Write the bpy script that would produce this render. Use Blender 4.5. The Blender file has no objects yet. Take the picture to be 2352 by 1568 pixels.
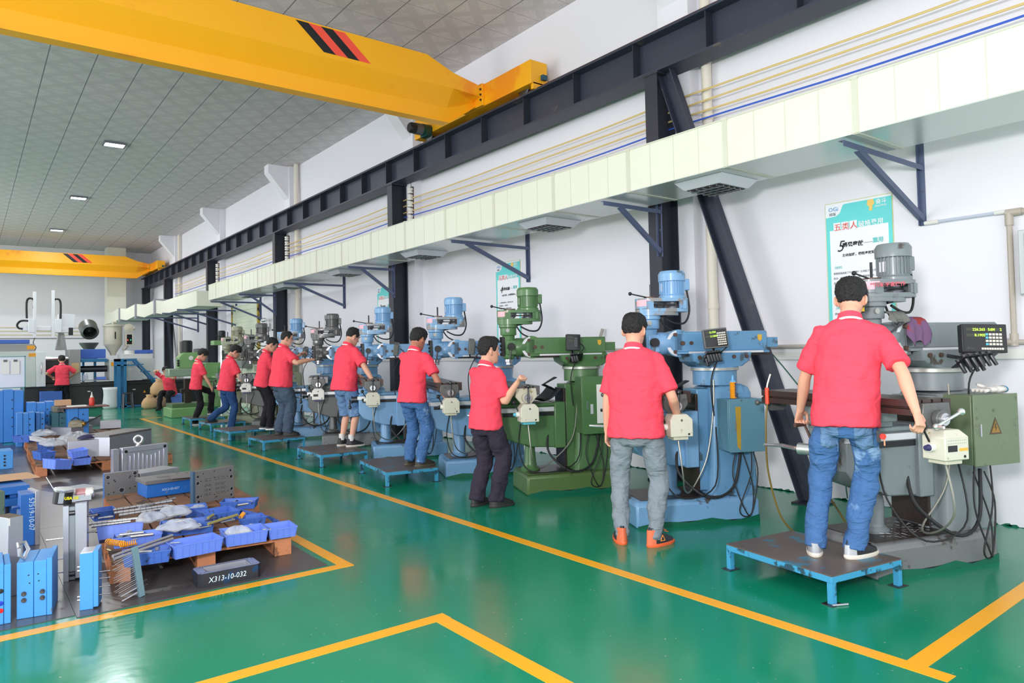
import bpy, math, random
from math import sin, cos, pi, radians
from mathutils import Vector, Matrix, noise
random.seed(7)
SC = bpy.context.scene
COL = SC.collection
# ------------------------------------------------------------------ camera
YAW, PITCH, ROLL, FPX, CX, CY, CAMH = .653376102, .0319994084, -.0208273542, 1631.72145, 1173.63108, 754.40723, 1.48
f0 = Vector((sin(YAW), cos(YAW), 0)); r0 = Vector((cos(YAW), -sin(YAW), 0)); u0 = Vector((0, 0, 1))
cf = f0 * cos(PITCH) + u0 * sin(PITCH); cu0 = r0.cross(cf)
cr = r0 * cos(ROLL) + cu0 * sin(ROLL); cu = cu0 * cos(ROLL) - r0 * sin(ROLL)
cam = bpy.data.cameras.new('camera'); camo = bpy.data.objects.new('camera', cam); COL.objects.link(camo)
camo.matrix_world = Matrix((( cr.x, cu.x, -cf.x, 0), (cr.y, cu.y, -cf.y, 0), (cr.z, cu.z, -cf.z, CAMH), (0, 0, 0, 1)))
cam.sensor_width = 36; cam.lens = 36 * FPX / 2352
cam.shift_x = (1176 - CX) / 2352; cam.shift_y = (CY - 784) / 2352
cam.clip_start = .05; cam.clip_end = 200
SC.camera = camo

def at(ax, val, px, py):
    """the point of the plane axis=val that the photograph shows at pixel px,py (a measuring aid)"""
    d = cf + cr * ((px - CX) / FPX) - cu * ((py - CY) / FPX)
    o = Vector((0, 0, CAMH)); return o + d * ((val - o[ax]) / d[ax])
# ------------------------------------------------------------------ world, lights, exposure
w = bpy.data.worlds.new('world'); SC.world = w; w.use_nodes = True
w.node_tree.nodes['Background'].inputs[0].default_value = (.93, .95, 1, 1)
w.node_tree.nodes['Background'].inputs[1].default_value = 1.7
def area(name, loc, target, size, power, color=(1, 1, 1), sy=None, spread=180):
    l = bpy.data.lights.new(name, 'AREA'); l.energy = power; l.color = color; l.size = size; l.spread = radians(spread)
    if sy: l.shape = 'RECTANGLE'; l.size_y = sy
    o = bpy.data.objects.new(name, l); COL.objects.link(o); o.location = loc
    o.rotation_euler = (Vector(target) - Vector(loc)).to_track_quat('-Z', 'Y').to_euler(); return o
fl = bpy.data.lights.new('flash_softbox_light', 'POINT'); fl.energy = 900; fl.shadow_soft_size = .28; fl.color = (1, .985, .975)
flo = bpy.data.objects.new('flash_softbox_light', fl); COL.objects.link(flo); flo.location = (-1.5, -.3, 2.3)
area('left_fill_light', (-5.5, 9, 3.2), (4, 12, 1.2), 3.5, 600, (.97, .98, 1), 14)  # added fill light out of view on the left, no modelled opening behind it
area('far_fill_light', (-6, 27, 3.4), (5, 30, 2), 3.5, 700, (1, .97, .96), 12)  # second added fill, lifts the brightness of the far wall and machines
SC.view_settings.view_transform = 'Standard'; SC.view_settings.look = 'None'
SC.view_settings.exposure = .30; SC.view_settings.gamma = 1; SC.view_settings.use_curve_mapping = False
SC.cycles.max_bounces = 6; SC.cycles.diffuse_bounces = 3; SC.cycles.glossy_bounces = 3
SC.cycles.transparent_max_bounces = 6; SC.cycles.caustics_reflective = False; SC.cycles.caustics_refractive = False
SC.cycles.sample_clamp_indirect = 4
# ------------------------------------------------------------------ materials
def lin(c):
    c = c / 255; return c / 12.92 if c <= .04045 else ((c + .055) / 1.055) ** 2.4
def rgb(c): return (lin(c[0]), lin(c[1]), lin(c[2]), 1)
MATS = {}
def M(name, col, rough=.5, metal=0, var=.12, scale=6, wear=None, amt=.5, wscale=9, bump=0, bscale=40, spec=.5, emit=None, alpha=1, coat=0):
    """procedural material: base colour with noise variation, optional worn patches of another colour, optional bump"""
    if name in MATS: return MATS[name]
    m = bpy.data.materials.new(name); MATS[name] = m; m.use_nodes = True
    nt = m.node_tree; N = nt.nodes; K = nt.links; b = N['Principled BSDF']
    b.inputs['Roughness'].default_value = rough; b.inputs['Metallic'].default_value = metal
    b.inputs['Specular IOR Level'].default_value = spec; b.inputs['Alpha'].default_value = alpha
    if coat: b.inputs['Coat Weight'].default_value = coat; b.inputs['Coat Roughness'].default_value = .15
    base = rgb(col)
    if emit:
        b.inputs['Emission Color'].default_value = base; b.inputs['Emission Strength'].default_value = emit
    tc = N.new('ShaderNodeTexCoord')
    src = None
    if var:
        n = N.new('ShaderNodeTexNoise'); n.inputs['Scale'].default_value = scale; n.inputs['Detail'].default_value = 6; n.inputs['Roughness'].default_value = .65
        K.new(tc.outputs['Object'], n.inputs['Vector'])
        mx = N.new('ShaderNodeMix'); mx.data_type = 'RGBA'
        mx.inputs[6].default_value = tuple(base[i] * (1 - var) for i in range(3)) + (1,)
        mx.inputs[7].default_value = tuple(min(1, base[i] * (1 + var)) for i in range(3)) + (1,)
        K.new(n.outputs['Fac'], mx.inputs[0]); src = mx.outputs[2]
    if wear:
        n2 = N.new('ShaderNodeTexNoise'); n2.inputs['Scale'].default_value = wscale; n2.inputs['Detail'].default_value = 8; n2.inputs['Roughness'].default_value = .6
        K.new(tc.outputs['Object'], n2.inputs['Vector'])
        r = N.new('ShaderNodeValToRGB'); r.color_ramp.elements[0].position = 1 - amt; r.color_ramp.elements[1].position = min(1, 1 - amt + .06)
        K.new(n2.outputs['Fac'], r.inputs[0])
        m2 = N.new('ShaderNodeMix'); m2.data_type = 'RGBA'
        if src: K.new(src, m2.inputs[6])
        else: m2.inputs[6].default_value = base
        m2.inputs[7].default_value = rgb(wear); K.new(r.outputs[0], m2.inputs[0]); src = m2.outputs[2]
    if src: K.new(src, b.inputs['Base Color'])
    else: b.inputs['Base Color'].default_value = base
    if bump:
        n3 = N.new('ShaderNodeTexNoise'); n3.inputs['Scale'].default_value = bscale; n3.inputs['Detail'].default_value = 3
        K.new(tc.outputs['Object'], n3.inputs['Vector'])
        bp = N.new('ShaderNodeBump'); bp.inputs['Strength'].default_value = bump; bp.inputs['Distance'].default_value = .01
        K.new(n3.outputs['Fac'], bp.inputs['Height']); K.new(bp.outputs[0], b.inputs['Normal'])
    return m
STEEL = M('bright_steel', (190, 190, 196), .28, .75, .1, 20)
DSTEEL = M('dark_steel', (80, 80, 84), .38, .8, .2, 12)
BLACK = M('black_plastic', (24, 24, 27), .45, 0, .1)
BRUST = M('browned_iron', (92, 70, 62), .5, .4, .25, 10)
CHROME = M('chrome', (232, 232, 236), .16, .8, 0)
RUBBER = M('black_rubber', (30, 31, 33), .6, 0, .15)
WHITE = M('white_plastic', (228, 226, 220), .45, 0, .05)
CREAM = M('cream_paint', (206, 200, 180), .5, 0, .1, 8, (150, 130, 90), .36, 14)
NAVY = M('navy_paint', (52, 58, 74), .5, .1, .14, 4, (92, 84, 80), .36, 3)
DKNAVY = M('dark_navy_paint', (44, 47, 58), .5, .1, .16, 4, (70, 56, 48), .33, 5)
ORANGE = M('crane_yellow', (255, 178, 22), .42, 0, .03, 2, (246, 150, 24), .43, .9)
# ------------------------------------------------------------------ mesh helpers
def sspline(pts, k=5):
    P = [Vector(p) for p in pts]; out = []
    for i in range(len(P) - 1):
        a, b, c, d = P[max(i - 1, 0)], P[i], P[i + 1], P[min(i + 2, len(P) - 1)]
        for j in range(k):
            t = j / k; out.append(.5 * ((2 * b) + (c - a) * t + (2 * a - 5 * b + 4 * c - d) * t * t + (3 * b - a - 3 * c + d) * t ** 3))
    return out + [P[-1]]
class MB:
    def __init__(s): s.v = []; s.f = []; s.M = None
    def add(s, vs, fs):
        o = len(s.v)
        s.v += [tuple(s.M @ Vector(p)) if s.M else tuple(p) for p in vs]
        s.f += [tuple(i + o for i in f) for f in fs]
    def box(s, c, d, rz=0, R=None, tp=1):
        x, y, z = d[0] / 2, d[1] / 2, d[2] / 2
        P = [Vector((a * x * (tp if e > 0 else 1), b * y * (tp if e > 0 else 1), e * z)) for e in (-1, 1) for a, b in ((-1, -1), (1, -1), (1, 1), (-1, 1))]
        if R is None and rz: R = Matrix.Rotation(rz, 3, 'Z')
        if R is not None: P = [R @ p for p in P]
        c = Vector(c); s.add([p + c for p in P], [(3, 2, 1, 0), (4, 5, 6, 7), (0, 1, 5, 4), (1, 2, 6, 5), (2, 3, 7, 6), (3, 0, 4, 7)]); return s
    def bb(s, x0, x1, y0, y1, z0, z1): return s.box(((x0 + x1) / 2, (y0 + y1) / 2, (z0 + z1) / 2), (abs(x1 - x0), abs(y1 - y0), abs(z1 - z0)))
    def rings(s, R, closed=True, caps=True):
        n = len(R[0]); o = [p for r in R for p in r]; F = []
        for i in range(len(R) - 1):
            for j in range(n if closed else n - 1):
                k = (j + 1) % n; F.append((i * n + j, i * n + k, (i + 1) * n + k, (i + 1) * n + j))
        if caps: F.append(tuple(range(n - 1, -1, -1))); F.append(tuple((len(R) - 1) * n + j for j in range(n)))
        s.add(o, F); return s
    def tube(s, pts, r, n=8, caps=True, flat=1, up=None):
        pts = [Vector(p) for p in pts]; m = len(pts); rr = r if isinstance(r, (list, tuple)) else [r] * m
        t0 = (pts[1] - pts[0]).normalized(); a = Vector(up) if up else (Vector((0, 0, 1)) if abs(t0.z) < .9 else Vector((1, 0, 0)))
        u = t0.cross(a).normalized(); R = []
        for i in range(m):
            t = (pts[min(i + 1, m - 1)] - pts[max(i - 1, 0)]).normalized()
            u = (u - t * u.dot(t)).normalized(); v = t.cross(u)
            R.append([pts[i] + u * (rr[i] * cos(2 * pi * j / n)) + v * (rr[i] * flat * sin(2 * pi * j / n)) for j in range(n)])
        return s.rings(R, True, caps)
    def cyl(s, a, b, r, r2=None, n=16): return s.tube([a, b], [r, r if r2 is None else r2], n)
    def lathe(s, prof, c=(0, 0, 0), n=24, axis=(0, 0, 1)):
        q = Vector((0, 0, 1)).rotation_difference(Vector(axis)).to_matrix(); c = Vector(c)
        return s.rings([[c + q @ Vector((max(r, 1e-4) * cos(2 * pi * j / n), max(r, 1e-4) * sin(2 * pi * j / n), z)) for j in range(n)] for r, z in prof])
    def sph(s, c, r, sc=(1, 1, 1), n=14, R=None):
        c = Vector(c); m = n // 2 + 1; RR = []
        for i in range(m + 1):
            a = -pi / 2 + pi * i / m; a = max(-pi / 2 + .02, min(pi / 2 - .02, a))
            ring = []
            for j in range(n):
                p = Vector((cos(a) * cos(2 * pi * j / n) * sc[0], cos(a) * sin(2 * pi * j / n) * sc[1], sin(a) * sc[2])) * r
                ring.append(c + (R @ p if R else p))
            RR.append(ring)
        return s.rings(RR)
    def prism(s, poly, a, b, plane='xy'):
        def P(u, v, h): return {'xy': (u, v, h), 'xz': (u, h, v), 'yz': (h, u, v)}[plane]
        return s.rings([[P(u, v, a) for u, v in poly], [P(u, v, b) for u, v in poly]])
    def bar(s, a, b, w, t, up=(0, 0, 1)):
        a, b = Vector(a), Vector(b); d = (b - a).normalized(); u = d.cross(Vector(up)).normalized(); v = u.cross(d)
        return s.rings([[p + u * (i * w / 2) + v * (j * t / 2) for i, j in ((-1, -1), (1, -1), (1, 1), (-1, 1))] for p in (a, b)])
    def cab(s, pts, r): return s.tube(sspline(pts, 6), r, 8)
    def build(s, name, mat, parent=None, bevel=0, smooth=True, ang=35, loc=None):
        me = bpy.data.meshes.new(name); me.from_pydata(s.v, [], s.f); me.materials.append(mat); me.update()
        if smooth:
            me.polygons.foreach_set('use_smooth', [True] * len(me.polygons)); me.set_sharp_from_angle(angle=radians(ang))
        o = bpy.data.objects.new(name, me); COL.objects.link(o)
        if parent: o.parent = parent
        if loc: o.location = loc
        if bevel:
            b = o.modifiers.new('bevel', 'BEVEL'); b.width = bevel; b.segments = 2; b.limit_method = 'ANGLE'; b.angle_limit = radians(40)
            b.harden_normals = False
        return o
def tag(o, label=None, cat=None, group=None, kind=None):
    if label: o['label'] = label
    if cat: o['category'] = cat
    if group: o['group'] = group
    if kind: o['kind'] = kind
    return o
def thing(name, label, cat, loc=(0, 0, 0), rz=0, group=None):
    o = bpy.data.objects.new(name, None); COL.objects.link(o); o.location = loc; o.rotation_euler = (0, 0, rz); o.empty_display_size = .1
    return tag(o, label, cat, group)
def struct(name, mb, mat, **k): return tag(mb.build(name, mat, **k), kind='structure')
def kids(o): return [c for c in bpy.data.objects if c.parent == o]
def dup(o, loc=None, rz=None, label=None, parent=None):
    ch = kids(o)
    c = o.copy(); COL.objects.link(c)
    if parent: c.parent = parent
    if loc is not None: c.location = loc
    if rz is not None: c.rotation_euler = (0, 0, rz)
    if label: c['label'] = label
    for k in ch: dup(k, parent=c)
    return c
TXT = {}
def text(name, body, size, mat, parent, loc, rot, bold=0, align='LEFT', sx=1, depth=.0006, shear=0):
    """lettering as a thin mesh"""
    cu_ = bpy.data.curves.new(name, 'FONT'); cu_.body = body; cu_.size = size; cu_.align_x = align; cu_.extrude = depth; cu_.offset = bold; cu_.shear = shear
    cu_.resolution_u = 2
    t = bpy.data.objects.new(name, cu_); COL.objects.link(t)
    dg = bpy.context.evaluated_depsgraph_get(); me = bpy.data.meshes.new_from_object(t.evaluated_get(dg))
    bpy.data.objects.remove(t); bpy.data.curves.remove(cu_)
    me.materials.clear(); me.materials.append(mat)
    o = bpy.data.objects.new(name, me); COL.objects.link(o); o.parent = parent; o.location = loc; o.rotation_euler = rot; o.scale = (sx, 1, 1)
    return o
# ================================================================== the hall
WX, CZ, FY = 6.63, 6.28, 35.7          # right wall, ceiling height, far wall
def nodes(m): return m.node_tree.nodes, m.node_tree.links
# floor: glossy green epoxy
fm = M('green_epoxy', (13, 132, 99), .17, 0, .14, .9, bump=.05, bscale=14, spec=.55)
N, K = nodes(fm); b = N['Principled BSDF']
tc = N.new('ShaderNodeTexCoord'); n = N.new('ShaderNodeTexNoise'); n.inputs['Scale'].default_value = 1.3; n.inputs['Detail'].default_value = 7
K.new(tc.outputs['Object'], n.inputs[0]); mr = N.new('ShaderNodeMapRange'); mr.inputs[1].default_value = .3; mr.inputs[2].default_value = .7
mr.inputs[3].default_value = .1; mr.inputs[4].default_value = .27; K.new(n.outputs[0], mr.inputs[0]); K.new(mr.outputs[0], b.inputs['Roughness'])
vs = N.new('ShaderNodeTexNoise'); vs.inputs['Scale'].default_value = 38; vs.inputs['Detail'].default_value = 2; K.new(tc.outputs['Object'], vs.inputs[0])
rp = N.new('ShaderNodeValToRGB'); rp.color_ramp.elements[0].position = .735; rp.color_ramp.elements[1].position = .75
K.new(vs.outputs[0], rp.inputs[0]); mx = N.new('ShaderNodeMix'); mx.data_type = 'RGBA'
K.new(b.inputs['Base Color'].links[0].from_socket, mx.inputs[6]); mx.inputs[7].default_value = rgb((150, 175, 150)); K.new(rp.outputs[0], mx.inputs[0]); K.new(mx.outputs[2], b.inputs['Base Color'])
struct('floor', MB().bb(-9, WX, -3, FY, -.1, 0), fm, smooth=False)
WALL = M('white_wall_paint', (236, 234, 241), .7, 0, .015, 1.2, (205, 190, 175), .27, 2.5)
struct('wall_right', MB().bb(WX, WX + .2, -3, FY, 0, CZ), WALL, smooth=False)
struct('wall_far', MB().bb(-9, WX + .2, FY, FY + .2, 0, CZ + .3), WALL, smooth=False)
# ceiling tiles with a woven relief and grid lines
cm = M('ceiling_tile', (203, 200, 200), .75, 0, 0)
N, K = nodes(cm); b = N['Principled BSDF']; tc = N.new('ShaderNodeTexCoord')
def math_(op, a, b_=None):
    n = N.new('ShaderNodeMath'); n.operation = op
    for i, x in enumerate((a, b_)):
        if x is None: continue
        if isinstance(x, (int, float)): n.inputs[i].default_value = x
        else: K.new(x, n.inputs[i])
    return n.outputs[0]
sp = N.new('ShaderNodeSeparateXYZ'); K.new(tc.outputs['Object'], sp.inputs[0])
def cell(o, off): return math_('FRACT', math_('DIVIDE', math_('ADD', o, off), .63))
fx, fy = cell(sp.outputs[0], .27 + 12.6), cell(sp.outputs[1], .39 + 12.6)
def edge(f, w): return math_('GREATER_THAN', math_('ABSOLUTE', math_('SUBTRACT', f, .5)), .5 - w)
ln = math_('MAXIMUM', edge(fx, .013), math_('MULTIPLY', edge(fy, .010), .55))
dg1 = math_('ABSOLUTE', math_('SUBTRACT', fx, fy)); dg2 = math_('ABSOLUTE', math_('SUBTRACT', math_('ADD', fx, fy), 1))
band = math_('LESS_THAN', math_('MINIMUM', dg1, dg2), .16)
wv = math_('SINE', math_('MULTIPLY', math_('ADD', sp.outputs[0], sp.outputs[1]), 420)); pn = N.new('ShaderNodeTexNoise'); pn.inputs['Scale'].default_value = 30; K.new(tc.outputs['Object'], pn.inputs[0])
tex = math_('ADD', math_('MULTIPLY', band, math_('ADD', math_('MULTIPLY', wv, .25), .75)), math_('MULTIPLY', math_('SUBTRACT', 1, band), pn.outputs[0]))
r1 = N.new('ShaderNodeMix'); r1.data_type = 'RGBA'; r1.inputs[6].default_value = rgb((232, 224, 225)); r1.inputs[7].default_value = rgb((196, 190, 192)); K.new(tex, r1.inputs[0])
r2 = N.new('ShaderNodeMix'); r2.data_type = 'RGBA'; K.new(r1.outputs[2], r2.inputs[6]); r2.inputs[7].default_value = rgb((128, 128, 132)); K.new(ln, r2.inputs[0]); K.new(r2.outputs[2], b.inputs['Base Color'])
bp = N.new('ShaderNodeBump'); bp.inputs['Strength'].default_value = .5; bp.inputs['Distance'].default_value = .004; K.new(tex, bp.inputs['Height']); K.new(bp.outputs[0], b.inputs['Normal'])
struct('ceiling', MB().bb(-9, WX + .2, -3, FY, CZ, CZ + .1), cm, smooth=False)
# painted yellow lines on the floor
YEL = M('yellow_floor_paint', (246, 172, 22), .3, 0, .06, 3, (40, 130, 90), .285, 26)
def line(pts, wd=.09):
    mb = MB()
    for i, ((x0, y0), (x1, y1)) in enumerate(pts): mb.bar((x0, y0, .0010 + .0004 * i), (x1, y1, .0010 + .0004 * i), wd, .002 + .0008 * i)
    return mb
struct('floor_line_1', line([((3.44, 1.36), (3.44, 19.6)), ((3.4, 1.52), (6.6, 1.60)), ((3.40, 19.6), (3.9, 19.75))]), YEL, smooth=False)
struct('floor_line_2', line([((-3, 4.74), (2.16, 4.74)), ((2.12, 4.70), (2.12, 15.6))]), YEL, smooth=False)
struct('floor_line_3', line([((-3, 3.46), (2.15, 3.46)), ((2.10, 3.42), (2.10, -1))]), YEL, smooth=False)
# green floor paint splashed up the foot of the wall
mb = MB()
for i in range(300):
    y = 1.5 + random.random() * 18; h = .005 + abs(random.gauss(0, .008)); mb.prism([(y, 0), (y + .02, h), (y + .05, h * .8), (y + .07 + .05 * random.random(), 0)], WX - .004, WX, 'yz')
struct('baseboard_right', mb, M('green_paint_edge', (10, 96, 72), .4), smooth=False)
# ledge strip and steel conduit along the wall
struct('trim_1', MB().bb(WX - .03, WX, -2, 21.9, 1.335, 1.42), M('ledge_white', (226, 224, 222), .6, 0, .03), bevel=.004)
# concrete pilasters with corbels under the ceiling
mb = MB()
for i in range(-1, 5):
    y = 17.75 + (i - 2) * 6.25
    mb.bb(6.46, WX, y - .22, y + .22, 0, CZ)
    mb.prism([(6.47, 5.45), (6.47, CZ), (5.95, CZ), (5.95, 6.08)], y - .15, y + .15, 'xz')
struct('wall_right_pilasters', mb, WALL, smooth=False)
# roller shutter in the wall between two far columns
mb = MB()
for i in range(34): mb.bb(WX - .05 + (.006 if i % 2 else 0), WX, 20.5, 22.9, i * .09, i * .09 + .088)
t = struct('door_1', mb, M('shutter_cream', (214, 222, 200), .5, 0, .05)); 
struct('door_1_frame', MB().bb(WX - .07, WX, 20.42, 20.5, 0, 3.1).bb(WX - .07, WX, 22.9, 22.98, 0, 3.1), M('yellow_black_edge', (190, 160, 60), .5, 0, .1, 6, (40, 40, 40), .5, 9))
# downpipes
PVC = M('aged_white_pipe', (226, 218, 204), .5, 0, .05, 5, (176, 130, 100), .29, 5)
for y, k in ((4.86, 'just right of the brace'), (17.28, 'behind the third dark column'), (29.7, 'near the far corner')):
    mb = MB(); mb.cyl((6.54, y, 0), (6.54, y, CZ), .056, n=16)
    for z in (1.9, 4.0, 5.6): mb.cyl((6.54, y, z), (6.54, y, z + .07), .063)
    tag(mb.build('drainpipe', PVC), f'tall white drainpipe on the right wall {k}', 'pipe', 'white drainpipes on the wall')
# ================================================================== steel runway
mb = MB(); X0, X1 = 6.15, 6.45
RB = MB(); RB.bb(X0, X1, -3, 35.2, 4.60, 4.625); RB.bb(X0, X1, -3, 35.2, 5.03, 5.055); RB.bb(6.29, 6.31, -3, 35.2, 4.62, 5.04)
run = thing('crane_runway_beam', 'dark navy steel runway beam running the length of the right wall', 'beam')
RB.build('girder', NAVY, run, smooth=False)
st = MB()
for i in range(36):
    y = -1.6 + i * 1.03
    st.bb(X0 + .02, 6.29, y - .006, y + .006, 4.625, 5.03); st.bb(6.31, X1 - .02, y - .006, y + .006, 4.625, 5.03)
st.build('stiffener_plates', DKNAVY, run, smooth=False)
MB().bb(6.265, 6.335, -3, 35.2, 5.055, 5.13).build('rail', M('rusty_rail', (96, 62, 54), .6, .3, .2), run)
COLY = [5.33, 11.62, 17.85, 24.2, 30.5, 34.9]
where = ['behind the light blue mill', 'behind the head of the fourth mill', 'left of the white drainpipe under the long duct', 'at the end of the long cream duct', 'with the short duct wrapped before it', 'in the far corner']
for i, y in enumerate(COLY):
    o = thing('steel_column', f'dark steel column {where[i]}', 'column', (0, y, 0), 0, 'steel columns carrying the crane runway')
    h = MB(); h.bb(6.15, 6.165, -.09, .09, 0, 4.6); h.bb(6.435, 6.45, -.09, .09, 0, 4.6); h.bb(6.16, 6.44, -.006, .006, 0, 4.6)
    h.build('shaft', DKNAVY, o, smooth=False)
    MB().bb(6.1, 6.5, -.16, .16, 0, .02).build('foot_plate', DKNAVY, o)
    MB().bb(6.14, 6.46, -.11, .11, 4.575, 4.6).build('cap_plate', DKNAVY, o)
    if i < 5:
        c = MB(); c.bb(6.45, 6.56, -.05, .05, 2.66, 2.72); c.bb(6.5, 6.545, -.17, -.05, 2.56, 2.80); c.build('wall_bracket', BRUST, o)
# raking channel brace from the first column to the floor, and one at the fifth
for (a, b_, lab) in (((6.3, 5.2, 4.6), (6.3, 3.62, 0), 'dark steel channel brace raking from the first column to the floor'), ((6.3, 30.4, 2.9), (6.3, 29.3, 0), 'dark steel brace leaning on the fifth column in the far corner')):
    o = thing('diagonal_brace', lab, 'brace'); mb = MB(); A, B = Vector(a), Vector(b_); d = (B - A).normalized(); n_ = Vector((1, 0, 0)).cross(d)
    mb.bar(A, B, .012, .17, up=n_); mb.bar(A - Vector((.04, 0, 0)) + n_ * .085, B - Vector((.04, 0, 0)) + n_ * .085, .1, .012, up=n_); mb.bar(A - Vector((.04, 0, 0)) - n_ * .085, B - Vector((.04, 0, 0)) - n_ * .085, .1, .012, up=n_)
    mb.build('channel', NAVY, o, smooth=False); MB().bb(6.15, 6.42, B.y - .14, B.y + .14, 0, .015).build('foot_plate', DKNAVY, o)
# ================================================================== overhead cranes
def crane(y, label, motor=True):
    o = thing('overhead_crane', label, 'crane', (0, y, 0), 0, 'yellow overhead travelling cranes')
    L = -9
    g = MB()  # girder: box web, sloped skirts and a bottom I section
    def sec(x, zt, zb):
        zm = zb + (zt - zb) * .54; zl = zb + (zt - zb) * .27
        a, c = .22, .03
        return [(x, -a, zt), (x, -a, zm), (x, -c, zl), (x, -c, zb + .02), (x, -c - .055, zb + .02), (x, -c - .055, zb), (x, c + .055, zb), (x, c + .055, zb + .02), (x, c, zb + .02), (x, c, zl), (x, a, zm), (x, a, zt)]
    sA = sec(L, 5.73, 4.86); sB = sec(5.18, 5.73, 4.86); sC = sec(5.62, 5.66, 4.86)
    sC = [(5.62, p[1], 5.73 - .17 if i in (0, 11) else p[2]) for i, p in enumerate(sec(5.62, 5.73, 4.86))]
    sD = [(6.12, p[1], {0: 5.46, 11: 5.46, 1: 5.3, 10: 5.3, 2: 5.27, 9: 5.27}.get(i, 5.2)) for i, p in enumerate(sec(6.12, 5.73, 4.86))]
    g.rings([sA, sB, sC, sD]); g.build('girder', ORANGE, o, smooth=False)
    e = MB(); e.bb(6.15, 6.45, -1.35, 1.85, 5.17, 5.50); e.bb(6.19, 6.41, -1.35, -1.3, 5.1, 5.2); e.bb(6.1, 6.15, -.26, .26, 5.17, 5.50)
    e.bb(6.22, 6.42, -.75, -.45, 5.5, 5.52)
    e.build('end_truck', ORANGE, o, bevel=.006)
    for yy in (-1.05, 1.55):
        wh = MB(); wh.lathe([(.02, -.05), (.11, -.05), (.13, -.04), (.13, -.03), (.1, -.025), (.1, .025), (.13, .03), (.13, .04), (.11, .05), (.02, .05)], (6.3, yy, 5.225), 24, (1, 0, 0)); wh.build('wheel', DSTEEL, o)
    bo = MB()
    for z in (5.25, 5.33, 5.41):
        for s_ in (-.235, .235): bo.cyl((6.095, s_, z), (6.08, s_, z), .017, n=8)
    bo.build('flange_bolts', DSTEEL, o)
    MB().bb(6.33, 6.41, -1.4, -1.35, 5.24, 5.31).build('rubber_buffer', M('teal_rubber', (30, 84, 104), .6), o)
    if motor:
        m = thing('travel_motor', None, None); m.parent = o; del m
        k = bpy.data.objects[-1] if False else None
        mt = MB(); mt.cyl((6.15, 1.35, 5.2), (6.0, 1.35, 5.2), .1, n=20); mt.box((6.08, 1.35, 5.15), (.1, .2, .12)); mo = mt.build('travel_motor', M('dark_green_paint', (12, 70, 62), .35), o)
        f = MB(); f.cyl((6.0, 1.35, 5.2), (5.86, 1.35, 5.2), .085, n=20)
        for j in range(20): a = j * pi / 10; f.box((5.93, 1.35 + .088 * cos(a), 5.2 + .088 * sin(a)), (.13, .008, .008))
        f.build('cooling_fins', M('grey_fins', (120, 124, 134), .4, .3), mo)
        MB().lathe([(.0, 0), (.07, 0), (.088, .03), (.088, .12)], (5.76, 1.35, 5.2), 20, (1, 0, 0)).build('fan_cover', BLACK, mo)
    s0 = 3.27
    for j, mt in enumerate((BLACK, 0, BLACK, 0)):
        x = s0 + j * .165; mm = mt or M('red_stripe', (250, 84, 64), .45, 0, .03)
        MB().prism([(x, 5.71), (x + .165, 5.71), (x + .165 + .37, 5.385), (x + .37, 5.385)], -.2235, -.2200, 'xz').build('warning_stripe', mm, o, smooth=False)
    return o
c1 = crane(8.82, 'yellow overhead crane girder nearest the camera with black and red stripes')
c2 = crane(33.1, 'far yellow overhead crane near the end wall with black and red stripes', False)
for o in [x for x in kids(c2) if x.name.startswith('warning_stripe')]: o.location.x = -.3
bpy.data.objects.remove([x for x in bpy.data.objects if x.type == 'EMPTY' and x.name.startswith('travel_motor')][0])
# ================================================================== recessed ceiling lights
LED = M('led_panel', (225, 232, 255), .4, 0, 0, emit=22)
for y, k in ((17.72, 'nearest and largest of the three lit'), (24.15, 'middle one of the three lit'), (30.55, 'farthest of the three lit')):
    o = thing('ceiling_light', f'{k} recessed ceiling lamps in the tiled ceiling', 'ceiling light', (2.58, y, CZ), 0, 'recessed ceiling lamps')
    f = MB(); f.bb(-.22, .22, -.17, -.14, -.05, 0).bb(-.22, .22, .14, .17, -.05, 0).bb(-.22, -.19, -.14, .14, -.05, 0).bb(.19, .22, -.14, .14, -.05, 0)
    f.build('frame', M('lamp_frame', (120, 122, 130), .4, .4), o); MB().bb(-.19, .19, -.14, .14, -.03, -.02).build('diffuser', LED, o, smooth=False)
for y in (17.72, 24.15, 30.55):
    area('ceiling_lamp_light', (2.58, y, CZ - .06), (2.58, y, 0), .4, 90, (.95, .97, 1), .3)
# ================================================================== air duct
DUCT = M('duct_panel', (224, 224, 208), .42, 0, .03, 2, (176, 170, 140), .28, 6)
DU = M('duct_underside', (206, 212, 206), .22, .25, .04, 2)
du = thing('air_duct', 'long cream air duct on brackets running beside the right wall', 'duct')
d = MB()
ys = [-2.0 + i * 1.145 for i in range(21)]
d.bb(5.25, 5.97, -2.5, 20.48, 3.054, 3.47); d.build('duct_body', DUCT, du, smooth=False)
MB().bb(5.252, 5.968, -2.5, 20.48, 3.048, 3.054).build('duct_underside', DU, du, smooth=False)
s = MB()
for y in ys[:-1]:
    if y > 20.4: continue
    s.bb(5.242, 5.25, y - .022, y + .022, 3.05, 3.474); s.bb(5.245, 5.97, y - .022, y + .022, 3.042, 3.048); s.bb(5.24, 5.26, y - .03, y + .03, 3.455, 3.478)
    for k in range(1, 4): s.bb(5.2475, 5.25, y + k * 1.145 / 4 - .003, y + k * 1.145 / 4 + .003, 3.055, 3.47)
s.bb(5.244, 5.25, -2.5, 20.48, 3.462, 3.474)
s.build('seam_strips', M('duct_seam', (206, 206, 190), .4, .1, .05, 3, (130, 110, 80), .33, 20), du, smooth=False)
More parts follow.
